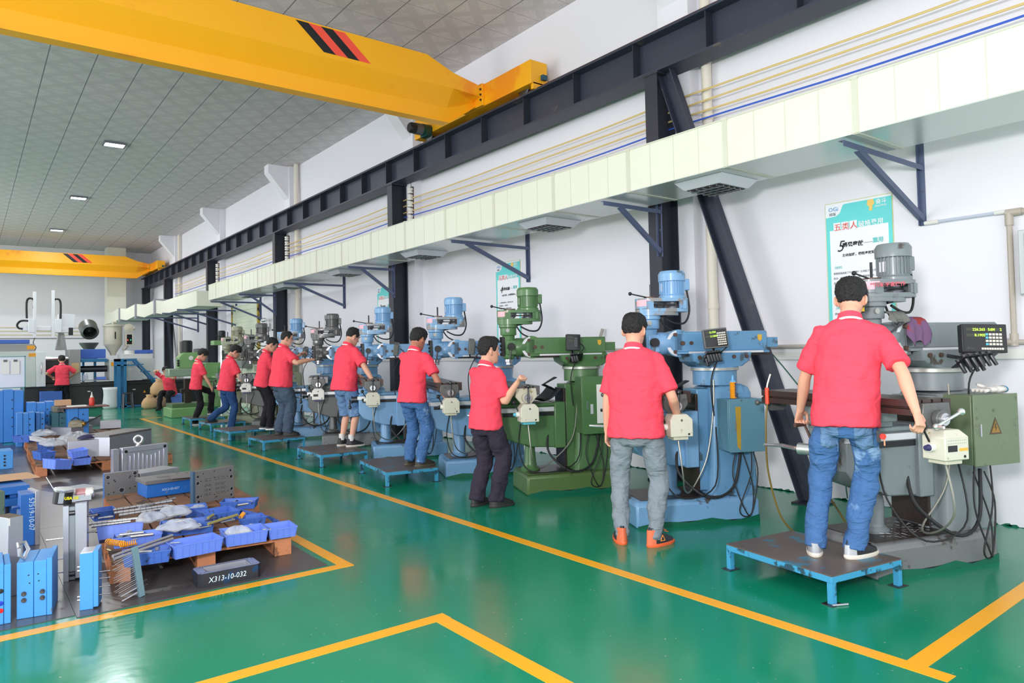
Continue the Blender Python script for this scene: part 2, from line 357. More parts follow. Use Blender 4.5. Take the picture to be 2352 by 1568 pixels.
# outlets in the underside
for i, y in enumerate((4.12, 6.55, 9.55, 12.4, 15.3, 18.0)):
    v = MB(); h = .075; R_ = []
    v.rings([[(5.36, y - .27, 3.046), (5.92, y - .27, 3.046), (5.92, y + .27, 3.046), (5.36, y + .27, 3.046)], [(5.42, y - .2, 3.046 - h), (5.86, y - .2, 3.046 - h), (5.86, y + .2, 3.046 - h), (5.42, y + .2, 3.046 - h)]])
    f = v.build('air_outlet', M('outlet_white', (206, 208, 214), .4, .2, .04), du, smooth=False)
    MB().bb(5.44, 5.84, y - .18, y + .18, 2.966, 2.9705).build('outlet_opening', M('dark_opening', (38, 36, 34), .8), f, smooth=False)
    g = MB()
    for k in range(4): g.box((5.51 + k * .085, y, 2.960), (.014, .36, .01), R=Matrix.Rotation(.5, 3, 'Y'))
    for k in range(5): g.bb(5.44, 5.84, y - .15 + k * .075, y - .146 + k * .075, 2.960, 2.966)
    g.build('louvre', STEEL, f, smooth=False)
# triangular brackets
BR = M('bracket_blue_grey', (88, 98, 128), .5, .1, .1, 6)
def bracket(y, lab, x1=WX, xt=5.25, z0=3.02, zb=2.50):
    o = thing('duct_bracket', lab, 'bracket', (0, y, 0), 0, 'steel brackets under the air duct')
    a = MB(); a.bb(xt, x1, -.02, .02, z0, z0 + .005).bb(xt, x1, -.02, -.015, z0 - .04, z0); a.build('arm', BR, o, smooth=False)
    a = MB(); A, B = Vector((xt + .25, -.015, z0 - .02)), Vector((x1 - .02, -.015, zb + .06)); a.bar(A, B, .006, .05); a.bar(A + Vector((0, .02, -.02)), B + Vector((0, .02, -.02)), .045, .006); a.build('strut', BR, o, smooth=False)
    a = MB(); a.bb(x1 - .006, x1, -.025, .025, zb, z0 + .2).bb(x1 - .045, x1, .02, .026, zb, z0 + .2)
    for z in (.08, .3, .55, .67): a.cyl((x1 - .006, 0, zb + z), (x1 - .014, 0, zb + z), .009, n=8)
    a.build('wall_upright', BR, o, smooth=False); return o
bracket(2.70, 'blue grey steel duct bracket on the wall right of the poster numbered 5')
bracket(5.25, 'steel duct bracket fixed to the dark column behind the light blue mill', 6.16)
bracket(8.18, 'steel duct bracket crossing the poster numbered 4')
bracket(11.5, 'steel duct bracket fixed to the second dark column', 6.16)
bracket(14.66, 'steel duct bracket on bare wall left of the second dark column')
bracket(17.75, 'small steel duct bracket fixed to the third dark column', 6.16)
bracket(20.3, 'farthest steel bracket under the long duct beside the shutter')
# second duct: short run, elbows towards the far wall and riser
d2 = thing('branch_duct', 'cream duct with bends rising to the ceiling in the far corner', 'duct')
def ductpath(pts, w_, h_, name, mat):
    mb = MB(); R_ = []
    for i, p in enumerate(pts):
        p = Vector(p); t = (Vector(pts[min(i + 1, len(pts) - 1)]) - Vector(pts[max(i - 1, 0)])); t.z = 0; t.normalize(); u = Vector((t.y, -t.x, 0))
        R_.append([p - u * w_ / 2 + Vector((0, 0, -h_ / 2)), p + u * w_ / 2 + Vector((0, 0, -h_ / 2)), p + u * w_ / 2 + Vector((0, 0, h_ / 2)), p - u * w_ / 2 + Vector((0, 0, h_ / 2))])
    mb.rings(R_); return mb.build(name, mat, d2, smooth=False)
ductpath([(5.6, 21.7, 3.2), (5.6, 24.2, 3.2), (5.5, 25.6, 3.16), (5.42, 26.6, 3.26), (5.35, 28, 3.18), (5.28, 29.2, 3.3), (5.2, 30.6, 3.2), (5.14, 31.8, 3.3), (5.1, 33.2, 3.22), (5.06, 34.9, 3.22)], .72, .44, 'duct_run', DUCT)
c = MB()
for (x, y) in ((5.42, 26.5), (5.28, 29.1), (5.14, 31.7)): MB().box((x, y, 3.24), (.8, .14, .54), rz=.05).build('joint_collar', M('grey_mesh', (150, 150, 160), .6, 0, .2, 60), d2, smooth=False)
MB().bb(4.70, 5.42, 34.3, 35.0, 3.0, CZ - .005).build('riser', DUCT, d2, smooth=False)
for y in (22.6, 24.6, 27.2):
    bracket(y, {22.6: 'steel bracket beneath the near end of the branch duct', 24.6: 'steel bracket below the first bend of the branch duct', 27.2: 'far steel bracket carrying the branch duct bends'}[y], WX, 4.9, 2.93, 2.4)
# ================================================================== wires, conduit, insulators along the wall
CY_ = M('yellow_cable', (222, 196, 130), .5, 0, .05); CB = M('blue_cable', (60, 100, 205), .45, 0, .05); CG = M('green_cable', (150, 190, 130), .5, 0, .05)
names = ('topmost', 'second', 'third')
for k, (z, mt, r) in enumerate(((4.315, CY_, .011), (4.205, CY_, .011), (4.09, CY_, .011), (4.0, CB, .010), (3.90, CG, .008))):
    pts = []; y = -2.5
    while y < 30.4:
        pts.append((6.435, y, z - .03 * (1 - (2 * ((y - 5.3) / 6.25 % 1) - 1) ** 2) + .006 * sin(y * 1.7 + k * 2))); y += .5
    lab = f'{names[k]} of the yellow cables strung along the right wall' if k < 3 else ('bright blue cable strung along the right wall under the yellow ones' if k == 3 else 'thin green cable half hidden by the top of the duct')
    tag(MB().tube(pts, r, 6, flat=1).build('wall_cable', mt), lab, 'cable', 'cables strung along the wall')
for y, lab in ((11.3, 'column of white porcelain insulators beside the second dark column'), (17.6, 'column of insulators beside the third dark column'), (23.9, 'column of insulators beside the fourth dark column')):
    o = thing('insulator_rack', lab, 'insulator', (6.42, y, 3.62), 0, 'insulator racks on the wall')
    a = MB(); a.bb(.0, .04, -.03, .03, 0, .9); a.bb(.0, .005, -.004, .004, .9, 1.6); a.build('back_plate', BRUST, o)
    for k in range(7): MB().lathe([(.02, 0), (.05, .005), (.055, .03), (.035, .05), (.055, .07), (.05, .1), (.02, .105)], (-.02, 0, .02 + k * .125), 14).build('insulator', WHITE, o)
cp = MB().tube([(6.6, 1.55, 1.47), (6.6, 18, 1.47)], .02, 8)
tag(cp.build('conduit_pipe', M('grey_conduit', (186, 178, 170), .45, 0, .06)), 'grey conduit lying along the wall ledge behind the mills', 'pipe')
PG = M('beige_conduit', (186, 174, 162), .4, 0, .06)
o = thing('conduit_riser', 'beige pipe with elbows at the right edge beside the wall box', 'pipe')
MB().tube([(6.59, 2.05, 1.5), (6.59, 2.05, 2.46)], .022, 10).build('upright_pipe', PG, o); MB().tube([(6.59, 2.05, 2.46), (6.59, 2.03, 2.49), (6.59, 2.0, 2.5), (6.59, 1.5, 2.5)], .022, 10).build('top_pipe', PG, o)
MB().cyl((6.59, 2.05, 2.4), (6.59, 2.05, 2.5), .03).cyl((6.59, 2.07, 2.5), (6.59, 1.96, 2.5), .03).build('elbow', PG, o); MB().cyl((6.59, 2.05, 1.44), (6.59, 2.05, 1.54), .03).cyl((6.59, 2.03, 1.47), (6.59, 2.16, 1.47), .03).build('elbow', PG, o); MB().cyl((6.59, 2.24, 1.47), (6.59, 2.28, 1.47), .026).build('coupling', PG, o)
o = thing('distribution_box', 'pale grey metal wall box cut off by the right edge', 'electrical box')
MB().bb(6.5, WX, 1.35, 1.97, 1.84, 2.34).build('housing', M('pale_grey_metal', (196, 200, 202), .4, .1, .04), o, bevel=.006)
MB().bb(6.494, 6.5, 1.38, 1.93, 1.87, 2.31).build('door', M('pale_grey_door', (178, 182, 184), .4, .1, .04), o, bevel=.003)
o = thing('acrylic_tube', 'clear plastic tube fixed between the duct bracket and the right edge', 'tube')
MB().tube([(6.6, 2.66, 2.515), (6.6, 2.06, 2.515)], .014, 12).build('tube', M('clear_plastic', (214, 220, 238), .1, 0, 0, alpha=.6), o)
MB().cyl((6.6, 2.68, 2.515), (6.6, 2.57, 2.515), .018).build('end_cap', WHITE, o); MB().cyl((6.6, 2.15, 2.515), (6.6, 2.05, 2.515), .018).build('end_cap', WHITE, o)
# ================================================================== posters
TEAL = M('poster_teal', (96, 214, 214), .4, 0, .01); PW = M('poster_white', (240, 241, 246), .4, 0, .01); INK = M('ink_black', (40, 36, 40), .6, 0, 0); INKG = M('ink_grey', (96, 98, 108), .6, 0, 0)
TEAL2 = M('poster_teal_text', (110, 200, 200), .5, 0, 0); REDI = M('ink_red', (226, 92, 70), .5, 0, 0); GOLD = M('poster_frame_gold', (196, 196, 120), .4, .2, .05); WTX = M('ink_white', (238, 248, 248), .5, 0, 0)
def poster(y1, y0, zt, num, head, sub, paras, lab):
    """y1: left edge as seen (far), y0: right edge; sits flat on the wall"""
    w_, h_ = y1 - y0, 1.42
    o = thing('wall_poster', lab, 'poster', (WX, y1, zt), 0, 'teal and white staff posters on the wall')
    rot = (pi / 2, 0, -pi / 2)
    X = lambda u: -u   # u across the poster from its left edge
    def pl(name, mat, u0, u1, v0, v1, d, r=.0):
        return MB().bb(-d, -d + .003, -u1, -u0, -v1, -v0).build(name, mat, o, smooth=False)
    pl('frame', GOLD, -.006, w_ + .006, -.006, h_ + .006, .006); pl('teal_panel', TEAL, 0, w_, 0, h_, .008); pl('white_panel', PW, .035, w_ - .035, .26, h_ - .04, .0095)
    MB().prism([(0, 0), (-.22, 0), (-.17, -.03), (-.14, -.10), (-.10, -.125), (0, -.13)], -.0095, -.006, 'yz').build('logo_corner', PW, o, smooth=False)
    pl('top_strip', PW, 0, w_, 0, .02, .009)
    def T(body, u, v, s_, mat, **k): return text('lettering', body, s_, mat, o, (-.0125, -u, -v), rot, **k)
    T('OGi', .03, .075, .055, M('logo_blue', (70, 150, 215), .5, 0, 0)); T('旭瑞', .035, .115, .033, INKG)
    T('奋斗', w_ - .14, .07, .05, WTX, bold=.001); T('FIGHTING', w_ - .145, .1, .022, WTX, bold=.0005)
    MB().prism([(-(w_ - .165), -.02), (-(w_ - .215), -.025), (-(w_ - .22), -.07), (-(w_ - .20), -.085), (-(w_ - .20), -.125), (-(w_ - .175), -.125), (-(w_ - .17), -.08), (-(w_ - .15), -.06)], -.0115, -.008, 'yz').build('fist_emblem', M('fist_yellow', (250, 205, 110), .5, 0, 0), o, smooth=False)
    for k, ch in enumerate('五类人'):
        pl('title_tile', PW, .075 + k * .078, .145 + k * .078, .19, .275, .0115)
        T(ch, .078 + k * .078, .262, .075, REDI).location.x = -.0155
    T('破格录用', .315, .255, .058, WTX, bold=.001)
    T(num, .1, .47, .15, INK, shear=.3, sx=.9); T(head, .155, .43, .05, INK, bold=.0018); T('——', .36, .425, .05, INKG, sx=.8); T('重用', .44, .42, .05, TEAL2, bold=.0015)
    T(sub, .15, .52, .031, INK, bold=.0006)
    v = .63
    for kind, body in paras:
        T(body, .06, v, .027 if kind else .023, TEAL2 if kind else INKG, sx=.93); v += .055 if kind else .046
    return o
poster(3.58, 2.96, 2.835, '5', '感恩奉献', '主动加班，牺牲奉献精神', [(1, '【感恩】'), (0, '想想是谁成就了今天的你？公司给了你工作，'), (0, '机会，同事给予你配合，客户帮助你成长，'), (0, '批评者让你趋向完美。'), (1, '【节约】'), (0, '别把老板的钱不当钱，要像花自己的钱'), (0, '不浪费每一分钟时间；不浪费一滴水，'), (0, '省下的都是利润。'), (1, '【奉献】'), (0, '感谢公司，最好的方式就是奉献')], 'teal and white poster numbered 5 behind the nearest mill')
poster(9.01, 8.40, 2.86, '4', '利他共赢', '心有大爱，主动帮助他人，有团队', [(0, '1、主动帮助团队成员，乐意为他人付出'), (0, '   能成就他人——胸怀宽广'), (0, '2、积极分享经验，使团队共同成长'), (0, '   敢于担当，善于合作——格局'), (0, '   能实现共赢。'), (0, '3、坚持以客户为中心，换位思考'), (0, '   为他人着想，传递正能量')], 'teal and white poster numbered 4 behind the green mill')
poster(13.1, 12.48, 2.84, '3', '学习成长', '善于学习，不断提升', [(0, '1、主动学习新知识'), (0, '2、不断提升自己')], 'teal and white poster numbered 3 half hidden by the second column')
# ================================================================== knee milling machines
DISP = M('display_green', (170, 225, 60), .5, 0, 0, emit=1.1); KEYW = M('key_white', (214, 208, 196), .5, 0, .1, 30); KEYB = M('key_blue', (92, 180, 205), .5, 0, 0)
PINK = M('pink_label', (236, 178, 190), .5, 0, .03); REDT = M('label_red', (190, 60, 80), .5, 0, 0); GLASSY = M('smoked_panel', (14, 14, 16), .12, 0, 0)
YLAB = M('yellow_label', (222, 172, 60), .5, 0, .1); PAPER = M('paper', (236, 234, 228), .6, 0, .02); OILY = M('oily_iron', (58, 48, 44), .35, .3, .3, 14)
ALU = M('scale_aluminium', (222, 222, 226), .35, .3, .04); TURQ = M('turquoise_knob', (90, 176, 196), .5, 0, .05); IND = M('indigo_knob', (52, 48, 96), .4, 0, .05)
def paint(nm, c, worn, amt): return M(nm, c, .38, 0, .12, 5, worn, amt, 7, coat=.15)
PAINTS = {
 'grey': paint('grey_mill_paint', (122, 130, 134), (72, 62, 56), .36), 'greyb': paint('grey_base_paint', (112, 114, 116), (62, 50, 44), .42),
 'blue': paint('blue_mill_paint', (122, 166, 208), (92, 104, 116), .36), 'bluew': paint('worn_blue_paint', (124, 166, 204), (136, 134, 134), .52), 'blueb': paint('blue_base_paint', (116, 162, 204), (70, 64, 62), .40),
 'bluec': paint('blue_column_paint', (98, 146, 186), (72, 90, 100), .42),
 'green': paint('green_mill_paint', (80, 118, 72), (58, 66, 44), .36), 'greenb': paint('green_base_paint', (86, 112, 62), (54, 50, 40), .36),
 'dgrey': paint('dark_grey_mill_paint', (92, 92, 92), (58, 56, 56), .38), 'olive': paint('olive_mill_paint', (150, 154, 128), (110, 108, 90), .38),
 'gbox': paint('green_grey_cabinet', (106, 120, 92), (78, 84, 66), .40), 'bbox': paint('blue_grey_cabinet', (92, 136, 156), (74, 84, 84), .38), 'drill': paint('drill_green', (122, 164, 106), (84, 110, 70), .35)}
def mill(label, cx, cy, th, ro, tx, c, bx=(-.7, .35), dro='side', box='bbox', top=2.16, tbl_len=1.33, near=False, sheet=False, tz=1.14, feed=True, rack=0, rag=False):
    P = PAINTS; H, B, K, C, BH = P[c['head']], P[c['base']], P[c['knee']], P[c['col']], P[c.get('belt', c['head'])]; RM = P[c.get('ram', c['col'])]
    o = thing('milling_machine', label, 'milling machine', (cx, cy, 0), radians(th), 'knee milling machines along the wall')
    X0, X1 = bx; s = -ro; k = top / 2.16
    # base
    m = MB(); m.rings([[(X0 + e, -.3 + e, z), (X1 - e, -.3 + e, z), (X1 - e, .3 - e, z), (X0 + e, .3 - e, z)] for z, e in ((.0, 0), (.19, .004), (.215, .03))])
    bs = m.build('base', B, o, bevel=.02)
    MB().bb(X0 + .06, X1 - .3, -.24, .24, .212, .219).build('oily_tray', OILY, bs, smooth=False)
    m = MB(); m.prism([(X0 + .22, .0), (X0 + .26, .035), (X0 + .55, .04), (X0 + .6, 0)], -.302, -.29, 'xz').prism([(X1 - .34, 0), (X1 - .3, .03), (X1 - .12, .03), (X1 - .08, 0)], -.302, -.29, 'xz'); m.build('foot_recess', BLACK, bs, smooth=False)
    if c['base'] != 'greyb' or near: MB().prism([(X0 + .01, 0), (X0 + .01, .02), (X0 + .2, .05), (X0 + .45, .03), (X0 + .66, .055), (X1 - .25, .02), (X1 - .07, .045), (X1 - .005, .06), (X1 - .005, 0)], -.3035, -.296, 'xz').build('floor_paint_splash', M('green_paint_edge', (10, 96, 72), .4), bs, smooth=False)
    # column
    m = MB()
    prof = [(.215, -.15, .30, .225), (.6, -.13, .28, .215), (1.08, -.12, .27, .205), (1.13, -.10, .25, .19), (1.155, -.03, .2, .16)]
    def rr(x0, x1, hy, z, r=.05):
        P_ = []
        for (sx, sy, a0) in ((1, -1, -90), (1, 1, 0), (-1, 1, 90), (-1, -1, 180)):
            for q in range(4): a = radians(a0 + q * 30); P_.append(((x1 - r if sx > 0 else x0 + r) + r * cos(a), (hy - r) * sy + r * sin(a), z))
        return P_
    m.rings([rr(a, b, h, z) for z, a, b, h in prof]); m.build('column', C, o)
    MB().bb(-.22, -.1, -.14, .14, .25, 1.12).build('slideways', C, o, bevel=.01); MB().bb(-.24, -.215, -.15, .15, .25, 1.08).build('way_faces', OILY, o, bevel=.004)
    MB().cab([(-.42, -.15, .62), (-.44, -.24, .42), (-.25, -.36, .24), (0, -.32, .3), (.12, -.25, .62)], .012).build('supply_cable', RUBBER, o)
    MB().cab([(tx + .1, -.15, .8), (tx + .02, -.3, .5), (tx + .1, -.5, .28), (-.2, -.4, .34), (-.1, -.24, .8)], .006).build('sensor_cable', RUBBER, o)
    m = MB(); m.lathe([(.19, 1.15), (.19, 1.27), (.205, 1.275), (.205, 1.31)], (.02, 0, 0), 32); m.build('turret_neck', C, o)
    MB().lathe([(.207, 1.278), (.207, 1.30)], (.02, 0, 0), 32).build('graduated_ring', M('worn_steel_ring', (176, 176, 168), .35, .5, .12, 14), o)
    m = MB(); m.rings([rr(-.17, .22, .17, 1.31, .06), rr(-.24, .28, .17, 1.36, .03), rr(-.26, .30, .17, 1.43, .02)]); tu = m.build('turret', C, o)
    for x in (-.2, -.1, .12, .24): MB().cyl((x, -.17, 1.395), (x, -.185, 1.395), .016, n=10).build('turret_bolt', BRUST, tu)
    # ram
    m = MB(); xr = s + .2
    m.prism([(-.1, 1.455), (-.1, 1.605), (-.085, 1.62), (.085, 1.62), (.1, 1.605), (.1, 1.455), (.14, 1.44), (.14, 1.425), (-.14, 1.425), (-.14, 1.44)], xr, xr + .86, 'yz')
    rm = m.build('ram', RM, o, bevel=.004)
    MB().bb(xr + .1, xr + .8, -.142, -.138, 1.427, 1.445).build('ram_scale', ALU, rm)
    MB().bb(xr + .05, xr + .9, -.09, .09, 1.405, 1.425).build('ram_dovetail', OILY, rm)
    MB().bb(xr + .86, xr + .99, -.06, .05, 1.47, 1.56).build('ram_end_block', RM, rm, bevel=.004)
    MB().prism([(xr + .77, 1.585), (xr + .81, 1.585), (xr + .81, 1.545), (xr + .79, 1.525), (xr + .77, 1.545)], -.104, -.1, 'xz').build('maker_badge', YLAB, rm, smooth=False)
    m = MB(); m.lathe([(.11, -.1), (.115, .0), (.12, .09)], (xr + .03, -.0, 1.52), 28, (0, -1, 0)); m.prism([(-.1, 1.455), (-.1, 1.61), (.1, 1.61), (.1, 1.455)], xr - .0, xr + .06, 'yz'); kn = m.build('knuckle', RM, o)
    m = MB()
    for i in range(16):
        a = radians(100 + i * 10); b_ = radians(110 + i * 10); q = xr + .03
        m.add([(q + .112 * cos(a), -.0925, 1.52 + .112 * sin(a)), (q + .112 * cos(b_), -.0925, 1.52 + .112 * sin(b_)), (q + .085 * cos(b_), -.0925, 1.52 + .085 * sin(b_)), (q + .085 * cos(a), -.0925, 1.52 + .085 * sin(a))], [(0, 1, 2, 3)])
    m.build('protractor_scale', ALU, kn, smooth=False)
    for dx, dz, r_ in ((-.035, .075, .016), (.03, 0, .02), (-.035, -.075, .016), (.11, .0, .016)): MB().cyl((xr + .03 + dx, -.09, 1.52 + dz), (xr + .03 + dx, -.115, 1.52 + dz), r_, n=10).build('bolt', BRUST, kn)
    m = MB(); m.lathe([(.085, 0), (.1, .03), (.1, .1), (.08, .14)], (s + .05, 0, 1.52), 24, (1, 0, 0)); m.build('swivel_joint', H, o)
    # head
    hd = MB(); hd.lathe([(.035, 1.40), (.05, 1.405), (.058, 1.46), (.06, 1.55), (.066, 1.63), (.07, 1.65)], (s, 0, 0), 24)
    hd.bb(s - .035, s + .07, -.075, .06, 1.44, 1.60); hd.cyl((s, -.05, 1.53), (s, -.10, 1.53), .04, n=18); hd.lathe([(.05, 0), (.062, .02), (.062, .06)], (s, 0, 1.395), 24)
    he = hd.build('spindle_head', H, o, bevel=.012)
    MB().cyl((s, -.1, 1.53), (s, -.135, 1.53), .038, n=20).build('feed_hub', BLACK, he)
    m = MB(); e = (s - .03, -.14, 1.36) if not near else (s + .12, -.16, 1.62); m.tube([(s, -.12, 1.53), e], [.007, .006]); m.build('quill_feed_handle', DSTEEL, he)
    m = MB(); m.bb(s - .085, s - .055, -.045, .0, 1.43, 1.63)
    for z in (1.45, 1.5, 1.54, 1.6, 1.62): m.cyl((s - .1, -.02, z), (s - .05, -.02, z), .014, n=8)
    m.cyl((s - .12, -.03, 1.58), (s - .08, -.03, 1.58), .006, n=8); m.build('depth_stop_rod', BLACK, he)
    MB().lathe([(.03, 1.335), (.034, 1.34), (.034, 1.365), (.042, 1.37), (.042, 1.397)], (s, 0, 0), 20).build('spindle_nose', STEEL, he)
    MB().lathe([(.082, 1.65), (.086, 1.66), (.086, 1.725), (.1, 1.735), (.1, 1.775)], (s, 0, 0), 26).build('quill_housing', H, o)
    MB().cyl((s - .03, -.083, 1.70), (s - .03, -.09, 1.70), .02, n=16).build('model_plate', M('plate_silver', (170, 170, 165), .4, .3, .2, 60), o)
    m = MB(); m.cyl((s + .09, -.05, 1.765), (s + .14, -.05, 1.775), .018, n=10); m.cyl((s + .13, -.05, 1.775), (s + .18, -.06, 1.78), .007, n=8); m.build('brake_lever', DSTEEL, o)
    # belt housing: stadium plan, slot open to the viewer
    def stad(x0, x1, r, z, n_=10):
        P_ = []
        for q in range(n_ + 1): a = -pi / 2 + pi * q / n_; P_.append((x1 + r * cos(a), r * sin(a), z))
        for q in range(n_ + 1): a = pi / 2 + pi * q / n_; P_.append((x0 + r * cos(a), r * sin(a), z))
        return P_
    bx0, bx1 = s + .0, s + .24
    m = MB(); m.rings([stad(bx0, bx1, .118, z) for z in (1.795, 1.825)]); m.rings([stad(bx0, bx1, .118, z) for z in (1.885, 1.915)])
    # wall of the housing with openings on both long sides
    def wall(x0, x1, y): m.bb(x0, x1, y - .012, y + .012, 1.82, 1.89)
    for y in (-.106, .106): wall(bx0 - .06, bx0 + .0, y); wall(bx1 + .03, bx1 + .06, y)
    def arc(xc, sg):
        n_ = 10; R_ = []
        for q in range(n_ + 1):
            a = (pi / 2 + pi * q / n_) if sg < 0 else (-pi / 2 + pi * q / n_)
            R_.append([(xc + r * cos(a), r * sin(a), z) for r, z in ((.118, 1.82), (.118, 1.89), (.094, 1.89), (.094, 1.82))])
        m.rings(R_)
    arc(bx0, -1); arc(bx1, 1)
    m.rings([stad(bx0, bx0 + .15, .115, z) for z in (1.765, 1.80)])
    bh = m.build('belt_housing', BH, o, ang=50)
    for xx, rs in ((bx0 + .03, (.05, .06, .07)), (bx1 - .02, (.075, .065, .055))):
        m = MB(); z = 1.825
        for r_ in rs: m.lathe([(r_ * .7, z), (r_, z), (r_ * .8, z + .009), (r_, z + .018), (r_ * .7, z + .019)], (xx, 0, 0), 22); z += .0195
        m.build('stepped_pulley', STEEL, bh)
    m = MB(); m.rings([[(bx0 + .03, y, 1.85), (bx1 - .02, y, 1.85), (bx1 - .02, y, 1.862), (bx0 + .03, y, 1.862)] for y in (-.068, -.060)]); m.build('drive_belt', RUBBER, bh, smooth=False)
    if c.get('pink', 1):
        m = MB(); n_ = 6
        m.rings([[((bx0 + .1195 * cos(a)), .1195 * sin(a), z) for z in (1.845, 1.9)] for a in [radians(190 + q * 11) for q in range(n_ + 1)]], closed=False, caps=False); m.build('warning_label', PINK, bh, smooth=False)
        if near: text('lettering', '严禁戴手套操作', .03, REDT, bh, (bx0 - .085, -.086, 1.862), (pi / 2, 0, radians(-48)), bold=.0008)
    MB().cyl((bx0 + .02, 0, 1.915), (bx0 + .02, 0, 1.93), .06, n=20).build('spindle_cap', BRUST, bh)
    m = MB()
    a = Vector((bx0 - .02, -.02, 1.925)); b_ = a + Vector((-.17, -.04, .03)); m.tube([a, b_], .006); lv = m.build('clutch_lever', DSTEEL, bh); MB().sph(b_, .016).build('lever_knob', BLACK, lv)
    if c.get('rod', 1): MB().cyl((bx0 + .02, 0, 1.92), (bx0 + .02, 0, 2.04), .009, n=8).build('drawbar', BLACK, bh)
    # motor
    mx = bx1 - .02; mz = 1.915; mh = top - mz
    m = MB(); m.lathe([(.115, 0), (.115, .02), (.1, .035), (.1, mh * .6)], (mx, 0, mz), 32)
    for j in range(26): a = 2 * pi * j / 26; m.box((mx + .103 * cos(a), .103 * sin(a), mz + .035 + mh * .28), (.014, .006, mh * .52), rz=a)
    mo = m.build('motor', P[c.get('motor', c['head'])], o)
    MB().lathe([(.104, mh * .6), (.116, mh * .62), (.117, mh * .88), (.1, mh * .98), (.06, mh)], (mx, 0, mz), 32).build('fan_cover', P[c.get('motor', c['head'])], mo)
    MB().bb(mx + .1, mx + .15, -.045, .045, mz + .07, mz + .17).build('terminal_box', P[c.get('motor', c['head'])], mo, bevel=.008)
    MB().cab([(mx + .13, -.02, mz + .07), (mx + .15, -.02, mz - .1), (mx + .1, -.04, mz - .21), (mx + .0, -.06, mz - .22), (s + .12, -.06, 1.74)], .009).build('motor_cable', RUBBER, mo)
    MB().cab([(s + .08, -.05, 1.74), (s + .15, -.03, 1.66), (s + .3, .0, 1.6)], .008).build('head_cable', RUBBER, mo)
    MB().bb(mx - .104, mx - .100, -.03, .03, mz + .06, mz + .13).build('rating_plate', ALU, mo)
    # pedestal screw and knee
    kx = tx + .12 if not near else tx + .1
    MB().lathe([(.1, .21), (.105, .235), (.075, .262), (.068, .28), (.064, .3), (.05, .5)] if c['head'] in ('green', 'dgrey') else [(.1, .21), (.105, .235), (.075, .262), (.072, .28), (.075, .42), (.05, .55), (.048, .62)], (kx + .1, 0, 0), 28).build('elevating_screw', K, o)
    m = MB(); kf = tx - .16; m.prism([(kf, .92), (kf, .66), (kf + .06, .58), (kf + .33, .48), (-.24, .46), (-.24, .92)], -.17, .17, 'xz')
    m.bb(kf + .02, -.26, -.2, .2, .9, .935); kn = m.build('knee', K, o, bevel=.012)
    MB().bb(-.36, -.24, -.205, .205, .46, .94).build('knee_gib', K, kn, bevel=.01)
    MB().bb(kf - .02, -.33, -.185, -.171, .845, .89).build('scale_bar', ALU, kn, bevel=.002)
    MB().bb(kf + .05, -.3, -.178, -.171, .80, .838).build('scale_bracket', BLACK, kn)
    # crank and hand wheel at the front of the knee
    m = MB(); m.cyl((kf, .0, .84), (kf - .08, 0, .84), .045, n=20); m.cyl((kf - .08, 0, .84), (kf - .1, 0, .84), .055, n=24); hw = m.build('cross_feed_dial', DSTEEL, kn)
    bt = BRUST if near else DSTEEL
    m = MB(); d_ = Vector((0, .5, .86)) * .13; m.tube([Vector((kf - .12, 0, .84)) + d_, Vector((kf - .12, 0, .84)) - d_ * .9], [.008, .011]); m.sph(Vector((kf - .12, 0, .84)) - d_ * .95, .024); m.cyl(Vector((kf - .12, 0, .84)) + d_, Vector((kf - .2, 0, .84)) + d_, .011, .014); m.build('cross_feed_crank', bt, hw)
    m = MB(); m.cyl((kf + .05, .17, .76), (kf + .0, .27, .76), .04, n=18); m.tube([(kf - .01, .29, .76), (kf - .09, .33, .78)], .015); m.cyl((kf - .09, .33, .78), (kf - .22, .36, .79), .014, .01); m.build('knee_crank', CHROME, kn)
    # saddle, table
    m = MB(); m.bb(tx - .16, tx + .2, -.2, .2, .935, 1.0); m.bb(tx - .1, tx + .1, -.33, .33, .985, 1.06); m.build('saddle', K, o, bevel=.008)
    hl = tbl_len / 2; m = MB()
    pr_ = [(-.145, tz - .09), (-.145, tz - .055), (-.13, tz - .05), (-.13, tz - .045), (-.145, tz - .04), (-.145, tz), (-.085, tz), (-.085, tz - .02), (-.07, tz - .02), (-.07, tz), (-.008, tz), (-.008, tz - .02), (.008, tz - .02), (.008, tz), (.07, tz), (.07, tz - .02), (.085, tz - .02), (.085, tz), (.145, tz), (.145, tz - .09)]
    m.rings([[(tx + x, y, z) for x, z in pr_] for y in (-hl, hl)])
    tb = m.build('table', M('table_iron', (74, 62, 58), .32, .5, .2, 9) if c['head'] in ('grey', 'blue') else M('table_steel', (110, 108, 108), .35, .5, .2, 9), o, smooth=False)
    m = MB(); m.rings([[(tx + x, y, z) for x, z in ((-.10, tz - .02), (.10, tz - .02), (.11, tz - .1), (.05, tz - .17), (-.05, tz - .17), (-.11, tz - .1))] for y in (-hl - .03, -hl)]); m.cyl((tx, -hl - .03, tz - .11), (tx, -hl - .07, tz - .11), .05, n=22); eb = m.build('end_bracket', P['dgrey'] if c['head'] != 'green' else CREAM, tb, bevel=.006)
    MB().cyl((tx, -hl - .07, tz - .11), (tx, -hl - .085, tz - .11), .036, n=22).build('dial', STEEL, eb)
    a = Vector((tx, -hl - .1, tz - .11)); dd = Vector((.0, 0, 1)) if not near else Vector((.93, 0, .36)); hb = MB()
    hb.tube([a - dd * .09, a + dd * .09], [.009, .009]); hb.sph(a + dd * .11, .021); hb.sph(a - dd * .1, .019); hb.cyl(a - dd * .1, a - dd * .1 + Vector((0, -.05, 0)), .012, .009); hb.cyl(a, a + Vector((0, .03, 0)), .014)
    hb.build('table_crank', CHROME if near else DSTEEL, eb)
